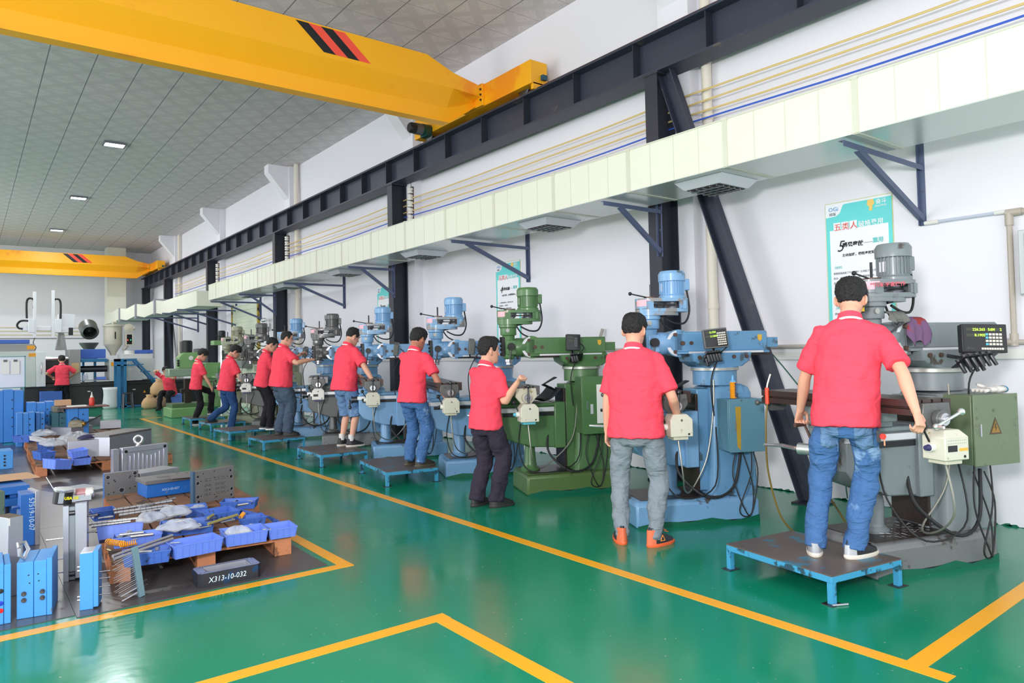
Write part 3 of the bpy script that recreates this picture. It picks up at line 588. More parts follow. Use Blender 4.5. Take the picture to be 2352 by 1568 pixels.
    m = MB(); m.rings([[(tx + x, y, z) for x, z in ((-.10, tz - .02), (.10, tz - .02), (.11, tz - .1), (.05, tz - .16), (-.05, tz - .16), (-.11, tz - .1))] for y in (hl, hl + .03)]); m.cyl((tx, hl, tz - .11), (tx, hl + .08, tz - .11), .022); m.tube([(tx, hl + .08, tz - .11), (tx - .1, hl + .08, tz - .10)], .009); m.sph((tx - .12, hl + .08, tz - .1), .022); m.build('far_end_bracket', P['dgrey'], tb, bevel=.004)
    if feed:
        fz = tz - .335; W_ = .09
        m = MB(); m.rings([[(tx - W_ * f, y0, z), (tx + W_ * f, y0, z), (tx + W_ * f, y1, z), (tx - W_ * f, y1, z)] for z, f, y0, y1 in ((fz, 1, -hl - .15, -hl + .0), (fz + .13, 1, -hl - .15, -hl + .0), (fz + .17, .62, -hl - .12, -hl + .0))])
        pf = m.build('power_feed', M('power_feed_cream', (208, 204, 188), .45, 0, .06, 9, (166, 150, 116), .36, 16) if c.get('feed', 1) == 1 else WHITE, tb, bevel=.006)
        MB().bb(tx - .06, tx + .06, -hl - .13, -hl - .01, fz - .025, fz).build('feed_foot', TURQ if c['head'] == 'green' else (IND if c['head'] == 'dgrey' else CREAM), pf, bevel=.004)
        MB().cyl((tx - W_, -hl - .07, fz + .07), (tx - W_ - .03, -hl - .07, fz + .07), .024, n=16).build('feed_dial', WHITE, pf)
        MB().cyl((tx - W_ - .03, -hl - .07, fz + .07), (tx - W_ - .055, -hl - .07, fz + .07), .02, .014, n=16).build('feed_knob', IND if near else (TURQ if c['head'] == 'green' else BLACK), pf)
        MB().tube([(tx - W_ - .0, -hl - .05, fz + .1), (tx - W_ - .04, -hl - .05, fz + .17)], .006).sph((tx - W_ - .045, -hl - .05, fz + .185), .022).build('feed_lever', BLACK, pf)
        if near or c['head'] == 'dgrey': MB().bb(tx - .07, tx + .0, -hl - .1515, -hl - .15, fz + .05, fz + .085).build('display_window', GLASSY, pf, smooth=False)
        MB().cyl((tx + .055, -hl - .15, fz + .02), (tx + .055, -hl - .153, fz + .02), .008, n=12).build('socket', BLACK, pf)
        if near:
            MB().bb(tx + .015, tx + .08, -hl - .1515, -hl - .15, fz + .052, fz + .068).build('voltage_label', YLAB, pf, smooth=False)
            m = MB()
            for q in range(22): m.bb(tx - .07 + (q % 11) * .0135, tx - .066 + (q % 11) * .0135, -hl - .1512, -hl - .15, fz + .095 + (q // 11) * .016, fz + .0975 + (q // 11) * .016)
            m.build('vent_marks', INKG, pf, smooth=False)
        MB().cab([(tx, -hl - .07, fz - .02), (tx + .02, -hl - .1, fz - .3), (tx + .12, -hl + .1, .35), (tx + .3, -.3, .3), (-.2, -.26, .55), (-.12, -.24, .95), (-.1, -.22, 1.2)], .0065).build('feed_cable', M('armoured_hose', (150, 148, 138), .4, .5, .2, 60), pf)
    if sheet:
        n_ = 10; R_ = []
        for i in range(n_ + 1):
            u = i / n_; x = tx + .16 + u * (-.30 - tx - .16) * 1.0; z = .965 + (.13 * max(0, u - .55) ** 1.2 * 2.4) + .02 * sin(u * 6)
            R_.append([(x, -.26, z + .01), (x, -.1, z - .015), (x, .1, z + .01), (x, .26, z), (x, .26, z - .006), (x, .1, z + .004), (x, -.1, z - .021), (x, -.26, z + .004)])
        MB().rings(R_).build('rubber_way_cover', RUBBER, o)
        MB().tube([(-.36, -.25, 1.2), (-.5, -.27, 1.13), (-.37, -.27, 1.07), (-.46, -.27, .98)], .05, 8, flat=.15).build('curled_guard', RUBBER, o)
    # electric cabinet on the near side of the column
    if box:
        BM_ = P[box]; bx_, bw, bz0, bz1 = c.get('boxpos', (-.12, .38, .66, 1.12))
        m = MB(); m.bb(bx_, bx_ + bw, -.4, -.2, bz0, bz1); cb = m.build('electric_cabinet', BM_, o, bevel=.004)
        MB().bb(bx_ + .004, bx_ + bw + .004, -.416, -.402, bz0 - .006, bz1 + .004).build('cabinet_door', BM_, cb, bevel=.003)
        MB().bb(bx_ + .05, bx_ + .062, -.424, -.416, (bz0 + bz1) / 2 - .04, (bz0 + bz1) / 2 + .04).build('cabinet_latch', STEEL, cb)
        if box == 'gbox':
            x_ = bx_ + .19; z_ = (bz0 + bz1) / 2 - .03
            MB().prism([(x_ - .055, z_), (x_ + .055, z_), (x_, z_ + .11)], -.4185, -.416, 'xz').build('warning_triangle', M('triangle_brown', (84, 66, 44), .5), cb, smooth=False)
            MB().prism([(x_ - .038, z_ + .01), (x_ + .038, z_ + .01), (x_, z_ + .087)], -.4195, -.4183, 'xz').build('triangle_inner', M('triangle_ochre', (150, 112, 44), .5), cb, smooth=False)
            MB().prism([(x_ - .004, z_ + .07), (x_ + .008, z_ + .07), (x_ + .002, z_ + .047), (x_ + .012, z_ + .047), (x_ - .006, z_ + .018), (x_ - .001, z_ + .04), (x_ - .011, z_ + .04)], -.4205, -.4193, 'xz').build('lightning_sign', M('triangle_brown', (84, 66, 44), .5), cb, smooth=False)
        if c['head'] == 'blue' and near != 1 and c.get('strip'): MB().prism([(bx_ + .07, bz0 + .04), (bx_ + .1, bz0 + .01), (bx_ + .11, bz1 - .06), (bx_ + .06, bz1 - .06)], -.4172, -.4158, 'xz').build('torn_tape', M('ochre_tape', (176, 140, 40), .6, 0, .2), cb, smooth=False)
        if c['head'] == 'green':
            MB().bb(bx_ + .16, bx_ + .36, -.4185, -.4165, bz0 + .1, bz1 - .08).build('paper_sheet', PAPER, cb, smooth=False)
            MB().bb(bx_ + .09, bx_ + .12, -.4185, -.4165, bz0 + .2, bz0 + .3).build('small_plate', ALU, cb, smooth=False)
        for i in range(2): MB().cab([(bx_ + .1 + .14 * i, -.33, bz0), (bx_ + .05 + .16 * i, -.36, .4), (bx_ + .14 - .05 * i, -.38, .12), (bx_ + .22, -.34, .08), (bx_ + .26 + .05 * i, -.3, .3 + .1 * i), (bx_ + .2 + .1 * i, -.24, .6)], .0055).build('mains_cable', RUBBER, cb)
    # read-out
    if dro:
        dx, dyy, dz, dw, dh, face = {'near': (.06, -.36, 1.50, .28, .19, -26), 'side': (-.12, -.32, 1.555, .2, .165, -12), 'green': (-.17, -.30, 1.56, .15, .17, -8), 'edge': (-.38, -.28, 1.55, .2, .16, -98)}[dro]
        ar = thing('readout', None, None); ar.parent = o; ar.location = (dx, dyy, dz); ar.rotation_euler = (radians(-6), radians(-5 if dro == 'side' else (12 if dro == 'edge' else 2)), radians(face))
        tn = {'near': 'readout_casing_black', 'green': 'readout_casing_black'}.get(dro, 'readout_casing_grey')
        CS = M(tn, (30, 31, 34) if 'black' in tn else (104, 106, 104), .45, 0, .08)
        m = MB(); m.rings([[(-dw / 2 * f, y, -dh / 2 * f), (dw / 2 * f, y, -dh / 2 * f), (dw / 2 * f, y, dh / 2 * f), (-dw / 2 * f, y, dh / 2 * f)] for y, f in ((-.012, 1), (.05, .98), (.062, .8))]); ar2 = m.build('readout', CS, o, bevel=.005)
        ar2.location = ar.location; ar2.rotation_euler = ar.rotation_euler; bpy.data.objects.remove(ar); ar = ar2
        MB().bb(-dw * .46, dw * .46, -.0145, -.012, -dh * .44, dh * .44).build('readout_panel', GLASSY if dro != 'edge' else CS, ar, smooth=False)
        if dro != 'edge':
            for z in (.26, .06):
                MB().bb(-dw * .4, -dw * .02, -.0155, -.0145, dh * z, dh * (z + .1)).build('display_window', M('display_dark', (52, 56, 40), .3, 0, 0), ar, smooth=False)
            rot = (pi / 2, 0, 0)
            if near or dro == 'side':
                t1, t2 = ('226.265', '8.1905') if near else ('12.750', '2.1805')
                text('digits', t1, dh * .13, DISP, ar, (-dw * .26, -.016, dh * .265), rot, bold=.0003); text('digits', t2, dh * .13, DISP, ar, (-dw * .22, -.016, dh * .065), rot, bold=.0003)
            if near:
                MB().bb(dw * .05, dw * .38, -.0155, -.0145, dh * .26, dh * .36).build('display_window', M('display_dark', (52, 56, 40), .3, 0, 0), ar, smooth=False)
                text('digits', 'SdM', dh * .13, DISP, ar, (dw * .08, -.016, dh * .265), rot, bold=.0003); text('digits', '2', dh * .13, DISP, ar, (dw * .34, -.016, dh * .265), rot, bold=.0003)
            kr, kc = (5, 5) if near else ((6, 5) if dro == 'side' else (5, 3))
            for i in range(kr):
                for j in range(kc):
                    if near: x, z = dw * (.02 + j * .075), dh * (.1 - i * .115); mt = KEYB if j == 0 and i in (0, 1, 3) else KEYW
                    else: x, z = dw * (.06 + j * .075), dh * (.2 - i * .115); mt = KEYW
                    if near and i == 4: continue
                    MB().bb(x, x + dw * .058, -.0175, -.0145, z, z + dh * .075).build('key', mt if dro != 'green' else INKG, ar, smooth=False)
            if near:
                for j in range(9): MB().bb(-dw * .08 + j * dw * .055, -dw * .08 + j * dw * .055 + dw * .045, -.0175, -.0145, -dh * .4, -dh * .33).build('key', KEYW, ar, smooth=False)
                text('lettering', 'Delos', dh * .1, INKG, ar, (-dw * .4, -.016, -dh * .38), rot)
        MB().tube([(dx, dyy + .04, dz - dh / 2), (dx + .02, dyy + .08, dz - dh / 2 - .05), (-.05, -.18, 1.39)], .012).build('readout_arm', DSTEEL, o)
        MB().cab([(dx + .08, dyy + .06, dz), (dx + .14, dyy + .06, dz - .06), (dx + .08, dyy + .08, dz - .14), (dx - .02, -.26, 1.2), (dx, -.25, .9)], .006).build('readout_cable', RUBBER, o)
    if rack:
        rk = Vector((-.02, -.36, 1.36)) if near else Vector((-.14, -.30, 1.40)); q = Matrix.Rotation(radians(-32), 3, 'X') @ Matrix.Rotation(radians(-10), 3, 'Z')
        m = MB(); m.box(rk, (.26 if near else .13, .15, .006), R=q); ra = m.build('collet_rack', BLACK, o)
        for i in range(rack):
            a_, b2 = i % 5, i // 5
            p = rk + q @ Vector(((-.1 + a_ * .048) * (1 if near else .5), -.035 + b2 * .06, 0)); nrm = q @ Vector((0, 0, 1))
            MB().lathe([(.012, -.07), (.014, 0), (.017, .005), (.017, .03), (.008, .031), (.008, .01)], p, 14, nrm).build('collet', DSTEEL, ra)
    return o
LB = dict(head='blue', base='blueb', knee='blue', col='blue', belt='bluew')
m1 = mill('grey knee mill nearest the camera with black read-out showing green digits', 5.41, 2.20, -18.5, .52, -.77, dict(head='grey', base='greyb', knee='grey', col='grey', boxpos=(-.13, .40, .68, 1.13)), bx=(-.85, .2), dro='near', box='gbox', near=True, rack=9, top=2.175, tz=1.15)
m2 = mill('light blue knee mill with worn belt housing in front of the first steel column', 5.26, 3.94, -27, .58, -.66, dict(LB, col='bluec', strip=1, boxpos=(-.07, .32, .61, 1.04)), bx=(-.85, .25), dro='side', box='bbox', sheet=True, rack=6)
m3 = mill('green knee mill under the poster numbered 4', 5.295, 5.705, -23, .79, -.80, dict(head='green', base='greenb', knee='green', col='green', ram='green', rod=0, boxpos=(-.13, .44, .62, 1.2)), dro='green', box='green', sheet=True, rack=3)
pos = [('m4', 5.24, 7.369 - .195, .74, -.70, LB, 'bright blue knee mill between the green mill and the second steel column', 'edge', 'bluec'),
       ('m5', 5.24, 9.252 - .195, .74, -.72, LB, 'blue knee mill standing in front of the second steel column', 'edge', 'bluec'),
       ('m6', 5.24, 11.056 - .195, .74, -.74, dict(head='dgrey', base='greyb', knee='dgrey', col='bluec', ram='blue', belt='dgrey', feed=2), 'dark grey headed mill operated by the masked person', 'edge', None),
       ('m7', 5.24, 12.649 - .195, .74, -.72, dict(LB, pink=0), 'blue knee mill just right of the third steel column', 'edge', 'bluec'),
       ('m8', 5.24, 14.579 - .195, .74, -.74, dict(head='dgrey', base='greyb', knee='dgrey', col='olive', ram='dgrey', feed=2), 'dark grey mill with a green indicator left of the third steel column', 'edge', None),
       ('m9', 5.24, 16.223 - .195, .74, -.74, dict(head='olive', base='olive', knee='olive', col='olive', belt='olive'), 'olive grey knee mill farthest along the row in front of the shutter', 'edge', 'olive')]
for n_, x, y, ro, tx, c, lab, dr, bxm in pos: mill(lab, x, y, -23, ro, tx, c, dro=dr, box=bxm, rack=3 if y < 10 else 0)
# ================================================================== people
SKIN = M('skin', (226, 168, 142), .5, 0, .05, 14, bump=.03, bscale=60); SKIN2 = M('tanned_skin', (190, 124, 98), .5, 0, .06, 14)
HAIR = M('black_hair', (22, 20, 22), .55, 0, .3, 60, bump=.8, bscale=150)
def cloth(nm, c, var=.06, bump=.5, bs=13, worn=None, amt=.5, ws=7):
    m = M(nm, c, .85, 0, var, 5, worn, amt, ws, spec=.2)
    if not bump: return m
    N, K = nodes(m); b = N['Principled BSDF']; tc = N.new('ShaderNodeTexCoord'); mp = N.new('ShaderNodeMapping'); mp.inputs['Scale'].default_value = (1, 1, 2.2); mp.inputs['Rotation'].default_value = (.5, .3, 0)
    n = N.new('ShaderNodeTexNoise'); n.inputs['Scale'].default_value = bs * .45; n.inputs['Detail'].default_value = 3; n.inputs['Distortion'].default_value = 1.2
    K.new(tc.outputs['Object'], mp.inputs[0]); K.new(mp.outputs[0], n.inputs[0]); bp = N.new('ShaderNodeBump'); bp.inputs['Strength'].default_value = bump; bp.inputs['Distance'].default_value = .03
    K.new(n.outputs[0], bp.inputs['Height']); K.new(bp.outputs[0], b.inputs['Normal']); return m
SHIRT = cloth('coral_red_cotton', (252, 78, 98), .03, .45); JEAN = cloth('blue_denim', (72, 110, 162), .14, .8, 22, (136, 168, 206), .42, 4); JEAND = cloth('dark_denim', (48, 78, 128), .12, .7, 20)
JEANL = cloth('light_denim', (104, 136, 176), .12, .8, 22, (150, 176, 206), .4, 5); GREYT = cloth('grey_joggers', (132, 140, 150), .06, .8, 16); BLKT = cloth('black_trousers', (36, 34, 40), .1, .7, 16); NAVT = cloth('dark_plum_trousers', (54, 48, 62), .1, .7, 16); SLAT = cloth('slate_trousers', (74, 88, 108), .08, .6, 16)
STRIPE = M('white_trim', (244, 240, 240), .7, 0, .02)
WTEX = bpy.data.textures.new('folds', 'CLOUDS'); WTEX.noise_scale = .11; WTEX.noise_depth = 2
WTEX2 = bpy.data.textures.new('hair_tufts', 'CLOUDS'); WTEX2.noise_scale = .016; WTEX2.noise_depth = 1
def limb(mb, pts, rad, n=14, k=4, flat=1, up=None):
    """tapered limb along joints with rounded ends"""
    Q = sspline([(*p, ) for p in pts], k); m = len(pts); R_ = []
    for i in range(len(Q)):
        u = i / k; a = min(int(u), m - 2); f = u - a; R_.append(rad[a] * (1 - f) + rad[a + 1] * f)
    mb.tube(Q, R_, n, flat=flat, up=up); mb.sph(Q[0], R_[0] * .98, n=10); mb.sph(Q[-1], R_[-1] * .98, n=10)
def ik(a, b, l1, l2, pole):
    a, b = Vector(a), Vector(b); d = b - a; L = min(d.length, (l1 + l2) * .995); dn = d.normalized(); b = a + dn * L
    x = (l1 * l1 - l2 * l2 + L * L) / (2 * L); h = math.sqrt(max(l1 * l1 - x * x, 0)); p = Vector(pole); p = (p - dn * p.dot(dn)).normalized()
    return a + dn * x + p * h, b
def hand(mb, w, d, nrm, curl=.5, side=1, s=1, thumb=.5):
    """palm plus five separate fingers; d points along the hand, nrm out of the back of the hand"""
    d = Vector(d).normalized(); nrm = Vector(nrm); nrm = (nrm - d * nrm.dot(d)).normalized(); sd = d.cross(nrm) * side; w = Vector(w)
    pc = [w - d * .01 * s, w + d * .03 * s, w + d * .07 * s, w + d * .09 * s]
    R_ = []
    for p, a, b in zip(pc, (.026, .034, .041, .038), (.019, .017, .014, .012)):
        R_.append([p + sd * (a * s * cos(t * pi / 6)) + nrm * (b * s * sin(t * pi / 6)) for t in range(12)])
    mb.rings(R_)
    for i, (o, L) in enumerate(((.030, .070), (.011, .079), (-.009, .074), (-.028, .058))):
        c = curl * (1 + .12 * i); p = w + d * .085 * s + sd * o * s; dirv = Vector(d); pts = [p - dirv * .012 * s]
        for q, f in enumerate((.45, .32, .26)):
            a = c * (.9, 1.25, .8)[q]; ax = d.cross(nrm); rot = Matrix.Rotation(-a, 3, ax); dirv = rot @ dirv; pts.append(pts[-1] + dirv * (L * s * f + (.012 * s if q == 0 else 0)))
        r_ = (.0088 - .0007 * (i == 3)) * s; mb.tube(pts, [r_ * 1.05, r_, r_ * .93, r_ * .8], 8); mb.sph(pts[-1], r_ * .8, n=8)
        for q in pts[1:3]: mb.sph(q, r_ * 1.03, n=8)
    t0 = w + d * .02 * s + sd * .028 * s; t1 = t0 + (d * .5 + sd * .75 - nrm * .25).normalized() * .036 * s; t2 = t1 + (d * .85 + sd * (.35 - thumb) - nrm * .5).normalized() * .03 * s; t3 = t2 + (d * .8 - sd * thumb - nrm * .6).normalized() * .024 * s
    mb.tube([t0, t1, t2, t3], [.014 * s, .0118 * s, .0105 * s, .0085 * s], 8); mb.sph(t3, .0085 * s, n=8); mb.sph(t1, .0118 * s, n=8)
HT = [(-.16, .048, .035, .055, .0), (-.125, .05, .045, .058, 0), (-.112, .036, .088, .05, 0), (-.098, .050, .094, .058, 0), (-.066, .062, .092, .072, 0), (-.03, .070, .090, .088, 0), (0, .0745, .0845, .096, 0), (.03, .0765, .090, .100, 0), (.06, .075, .085, .100, 0), (.085, .067, .070, .089, 0), (.105, .048, .048, .064, 0), (.118, .02, .02, .03, 0)]
def headr(z):
    for i in range(len(HT) - 1):
        if HT[i][0] <= z <= HT[i + 1][0]:
            f = (z - HT[i][0]) / (HT[i + 1][0] - HT[i][0]); f = f * f * (3 - 2 * f) if 0 else f
            return [HT[i][k] * (1 - f) + HT[i + 1][k] * f for k in (1, 2, 3)]
    return HT[-1][1:4] if z > 0 else HT[0][1:4]
def headpt(a, z, off=0):
    """a: 0 at the face, pi at the nape"""
    hw, yf, yb = headr(z); c, s_ = cos(a), sin(a); r = yf if c > 0 else yb; e = .82 if c > 0 else .95
    x = math.copysign(abs(s_) ** e, s_) * (hw + off); y = math.copysign(abs(c) ** e, c) * (r + off); return Vector((x, y, z))
def person(label, loc, az, H=1.7, girth=1.0, lean=0, yaw=0, nod=0, LH=None, RH=None, Lp=None, Rp=None, Lc=.5, Rc=.5, lf=(-.11, 0, 0), rf=(.11, 0, 0), lt=-8, rt=8, pants=None, plen=1.0, shoe='black', hair='short', shorts=False, skin=None, vox=.009, sit=None, glasses=False, mask=False, twist=0, legw=1.0, cuff=None, hip=(0, 0), keys=False, slean=0, Ln=None, Rn=None, fit=1.0):
    skin = skin or SKIN; pants = pants or JEAN
    o = thing('person', label, 'person', loc, -radians(az), 'machinists in coral red polo shirts')
    IM = Matrix.Translation(Vector(loc)) @ Matrix.Rotation(-radians(az), 4, 'Z'); IM = IM.inverted()
    L = lambda p: IM @ Vector(p)
    h = H; g = girth
    hipz = (sit if sit else .525 * h); pel = Vector((hip[0], hip[1], hipz)); ln = radians(lean)
    sl = radians(slean)
    def sp(z, y=0, x=0):   # spine frame: height above pelvis, leaning forward
        zz = z; return pel + Vector((x + zz * sin(sl), y * cos(ln) + zz * sin(ln), zz * cos(ln) - y * sin(ln)))
    tw = Matrix.Rotation(radians(-twist), 3, 'Z')
    shz = .270 * h; swd = .094 * h * (.5 + .5 * g)
    shL = sp(shz) + tw @ Vector((-swd, 0, 0)); shR = sp(shz) + tw @ Vector((swd, 0, 0))
    nk = sp(.325 * h); hc = sp(.325 * h + .134, .03)
    if nod: hc = hc + Vector((0, .035 * nod / 20, -.012 * nod / 20))
    HR = Matrix.Rotation(-radians(yaw + twist * .5), 3, 'Z') @ Matrix.Rotation(-radians(nod) - ln * .5, 3, 'X')
    body = MB()
    # head
    R_ = []
    for z, hw, yf, yb, _ in HT: R_.append([hc + HR @ headpt(2 * pi * j / 24, z) for j in range(24)])
    body.rings(R_)
    P = lambda x, y, z: hc + HR @ Vector((x, y, z))
    body.tube([P(0, .078, .02), P(0, .094, -.005), P(0, .106, -.028), P(0, .088, -.038)], [.008, .010, .0145, .010], 8); body.sph(P(.011, .09, -.032), .009, n=8); body.sph(P(-.011, .09, -.032), .009, n=8)
    body.tube([P(-.024, .086, -.066), P(0, .098, -.064), P(.024, .086, -.066)], [.005, .0075, .005], 6); body.tube([P(-.02, .086, -.074), P(0, .096, -.075), P(.02, .086, -.074)], [.005, .008, .005], 6)
    body.tube([P(-.055, .066, .028), P(-.028, .088, .032), P(0, .086, .028), P(.028, .088, .032), P(.055, .066, .028)], [.006, .008, .006, .008, .006], 6)
    body.sph(P(0, .078, -.1), .02)
    for s_ in (-1, 1):
        body.sph(P(s_ * .086, -.014, -.012), .031, (.36, .7, 1.1), n=10, R=HR @ Matrix.Rotation(s_ * .35, 3, 'Z')); body.sph(P(s_ * .076, .0, -.035), .012, n=8)
    limb(body, [nk - Vector((0, .0, .05)), nk + Vector((0, .0, .04)), hc + HR @ Vector((0, -.022, -.09))], [.064 * g, .054 * (.6 + .4 * g), .056], 14)
    # torso
    def tr(z, rx, ry, y=0): return [sp(z * h, y + ry * sin(t * pi / 10)) + tw @ Vector((rx * cos(t * pi / 10), 0, 0)) for t in range(20)]
    body.rings([tr(-.03, .085 * h * g, .06 * h * g), tr(.06, .083 * h * g, .055 * h * g), tr(.2, .092 * h * g, .062 * h * g), tr(.28, .095 * h * g, .05 * h), tr(.31, .05 * h, .035 * h)])
    # arms
    ua, fa = .172 * h, .150 * h; AR = {}
    for s_, sh, tg, pole, cv, nv in ((-1, shL, LH, Lp, Lc, Ln), (1, shR, RH, Rp, Rc, Rn)):
        T = L(tg) if tg else sh + Vector((s_ * .06, .03, -.31 * h)); pl = Vector(pole) if pole else Vector((s_ * .5, -.9, -.3))
        el, wr = ik(sh, T, ua, fa, pl); AR[s_] = (sh, el, wr)
        limb(body, [sh, sh.lerp(el, .5), el, el.lerp(wr, .35), wr.lerp(el, .08), wr], [.036, .040 * g, .037 * (.5 + .5 * g), .039 * (.5 + .5 * g), .026, .025], 12)
        d = (wr - el).normalized(); nrm = Vector(nv) if nv else Vector((s_ * .3, .1, 1)) if abs(d.z) < .8 else Vector((s_, 0, .2))
        hand(body, wr, d, nrm, cv, -s_, 1.0 * h / 1.72)
    # legs
    ft = {}
    for s_, f, toe in ((-1, lf, lt), (1, rf, rt)):
        hp = pel + Vector((s_ * .055 * h, 0, -.01)); ank = Vector((f[0], f[1], f[2] + .085)); tv = Matrix.Rotation(-radians(toe), 3, 'Z') @ Vector((0, 1, 0))
        if sit: kn, ank2 = ik(hp, ank, .245 * h, .235 * h, (0, 1, .6))
        else: kn, ank2 = ik(hp, ank, .245 * h, .238 * h, tv + Vector((0, .3, 0)))
        ft[s_] = (hp, kn, ank2, tv)
        limb(body, [hp, hp.lerp(kn, .5), kn, kn.lerp(ank2, .35), ank2.lerp(kn, .12), ank2], [.074 * g, .062 * g, .045, .048 * g, .034, .033], 14)
        limb(body, [ank2 + Vector((0, 0, -.03)), ank2 + tv * .06 + Vector((0, 0, -.05)), ank2 + tv * .14 + Vector((0, 0, -.062))], [.034, .034, .022], 10)
    bo = body.build('body', skin, o)
    rm = bo.modifiers.new('join', 'REMESH'); rm.mode = 'VOXEL'; rm.voxel_size = vox * .62; rm.use_smooth_shade = True
    sm = bo.modifiers.new('smooth', 'SMOOTH'); sm.iterations = 3; sm.factor = .5
    # polo shirt
    S = MB(); e = .016
    hem = -.065 * h; W_ = .106 * h * g * fit; D_ = .074 * h * g * fit
    def sr(z, rx, ry, y=0, dx=0): return [sp(z, y + ry * sin(t * pi / 12), 0) + tw @ Vector((rx * math.copysign(abs(cos(t * pi / 12)) ** .85, cos(t * pi / 12)) + dx, 0, 0)) for t in range(24)]
    S.rings([sr(hem, W_ * 1.06, D_ * 1.2), sr(hem + .05, W_ * 1.05, D_ * 1.17), sr(.06 * h, W_ * .98, D_ * 1.02), sr(.14 * h, W_ * .98, D_ * 1.0), sr(.21 * h, W_ * 1.02, D_ * .98), sr(.262 * h, W_ * 1.0, D_ * .86), sr(.292 * h, W_ * .86, D_ * .66), sr(.312 * h, W_ * .58, D_ * .56), sr(.325 * h, .062, .06)])
    for s_ in (-1, 1):
        sh, el, wr = AR[s_]; d = (el - sh).normalized(); c = sh + Vector((0, 0, .004)); en = sh + d * (ua * .86)
        S.tube([c - tw @ Vector((s_ * .05, 0, .0)), c, c + d * .07, en], [.054 * g, .056 * (.5 + .5 * g), .063 * (.5 + .5 * g), .073 * (.4 + .6 * g)], 16); S.sph(c, .056 * (.5 + .5 * g))
    so = S.build('polo_shirt', SHIRT, o)
    rm = so.modifiers.new('join', 'REMESH'); rm.mode = 'VOXEL'; rm.voxel_size = .012 if vox < .012 else .016; rm.use_smooth_shade = True
    sm = so.modifiers.new('smooth', 'SMOOTH'); sm.iterations = 5; sm.factor = .5
    dp = so.modifiers.new('folds', 'DISPLACE'); dp.texture = WTEX; dp.strength = .034; dp.mid_level = .5; dp.texture_coords = 'LOCAL'
    # collar with a white line
    C = MB(); rr_ = .07 * (.5 + .5 * g)
    def cr_(z, r, tilt=.02): return [nk + HRc @ Vector((r * sin(t * pi / 12), r * 1.05 * cos(t * pi / 12) + .0, z - (tilt * cos(t * pi / 12)))) for t in range(24)]
    HRc = Matrix.Rotation(-ln * .8 - .05, 3, 'X')
    C.rings([cr_(-.035, rr_ + .006), cr_(-.02, rr_ + .008), cr_(.018, rr_ - .002), cr_(.02, rr_ - .008), cr_(-.02, rr_ - .012)], caps=False); co = C.build('collar', SHIRT, o)
    C = MB(); C.rings([cr_(-.033, rr_ + .0075), cr_(-.026, rr_ + .0105), cr_(-.02, rr_ + .0095)], caps=False); C.build('collar_stripe', STRIPE, co)
    C = MB()
    for s_ in (-1, 1):
        sh, el, wr = AR[s_]; d = (el - sh).normalized(); p = sh + d * (ua * .80); r_ = .0745 * (.4 + .6 * g)
        if s_ == 1: C.tube([p, p + d * .007], [r_, r_], 20, caps=False)
    # trousers
    T = MB()
    T.rings([[pel + Vector((W_ * .86 * f * cos(t * pi / 10), D_ * .94 * f * sin(t * pi / 10), z)) for t in range(20)] for z, f in ((-.10 * h, .72), (-.085 * h, .86), (-.05 * h, .98), (-.03 * h, 1), (.03 * h, .98), (.05 * h, .95))])
    for s_ in (-1, 1):
        hp, kn, an, tv = ft[s_]; q = legw
        if shorts: en = kn.lerp(an, .12); T.tube(sspline([hp + Vector((0, 0, -.03)), hp.lerp(kn, .5), en], 4), [.07 * g, .08 * g, .09 * g, .09 * g, .088 * g, .086 * g, .086 * g, .088 * g, .09 * g], 16)
        else:
            en = an + Vector((0, 0, -.035 if plen == 1 else .03)) - tv * .004
            pts = sspline([hp + Vector((0, -.01, -.03)), hp.lerp(kn, .5), kn, kn.lerp(an, .5), en], 4); rs = [.070 * g, .084 * g * q, .074 * q, .069 * q, (.067 * q if not cuff else .052)]
            RR = [];
            for i in range(len(pts)):
                u = i / 4; a = min(int(u), 3); f = u - a; RR.append(rs[a] * (1 - f) + rs[a + 1] * f)
            T.tube(pts, RR, 16)
    to = T.build('trousers' if not shorts else 'shorts', pants, o)
    rm = to.modifiers.new('join', 'REMESH'); rm.mode = 'VOXEL'; rm.voxel_size = .011 if vox < .012 else .016; rm.use_smooth_shade = True
    sm = to.modifiers.new('smooth', 'SMOOTH'); sm.iterations = 4; sm.factor = .5
    dp = to.modifiers.new('folds', 'DISPLACE'); dp.texture = WTEX; dp.strength = .042; dp.mid_level = .5; dp.texture_coords = 'LOCAL'
    if cuff:
        for s_ in (-1, 1): hp, kn, an, tv = ft[s_]; MB().tube([an + Vector((0, 0, .05)), an + Vector((0, 0, .02)), an + Vector((0, 0, -.025))], [.05, .043, .04], 18).build('ribbed_cuff', pants, to)
    # patch pockets laid on the seat of the jeans
    if pants in (JEAN, JEAND, JEANL) and vox < .0085:
        for s_ in (-1, 1):
            x0 = s_ * W_ * .50; n_ = 10; z0 = pel.z + hem * .8
            v_ = [(pel.x + x0 + (i / n_ - .5) * .105, pel.y - .3, z0 - .135 * (j / n_) - (.022 * (1 - abs(i / n_ - .5) * 2) if j == n_ else 0)) for j in range(n_ + 1) for i in range(n_ + 1)]
            m = MB(); m.add(v_, [(j * (n_ + 1) + i, j * (n_ + 1) + i + 1, (j + 1) * (n_ + 1) + i + 1, (j + 1) * (n_ + 1) + i) for j in range(n_) for i in range(n_)])
            po = m.build('back_pocket', JEANL, to, ang=180); po.parent = to
            sw = po.modifiers.new('lie_on', 'SHRINKWRAP'); sw.target = to; sw.wrap_method = 'PROJECT'; sw.use_project_x = False; sw.use_project_z = False; sw.use_project_y = True; sw.use_negative_direction = False; sw.use_positive_direction = True; sw.offset = .003
            so_ = po.modifiers.new('thick', 'SOLIDIFY'); so_.thickness = .0025; so_.offset = 1
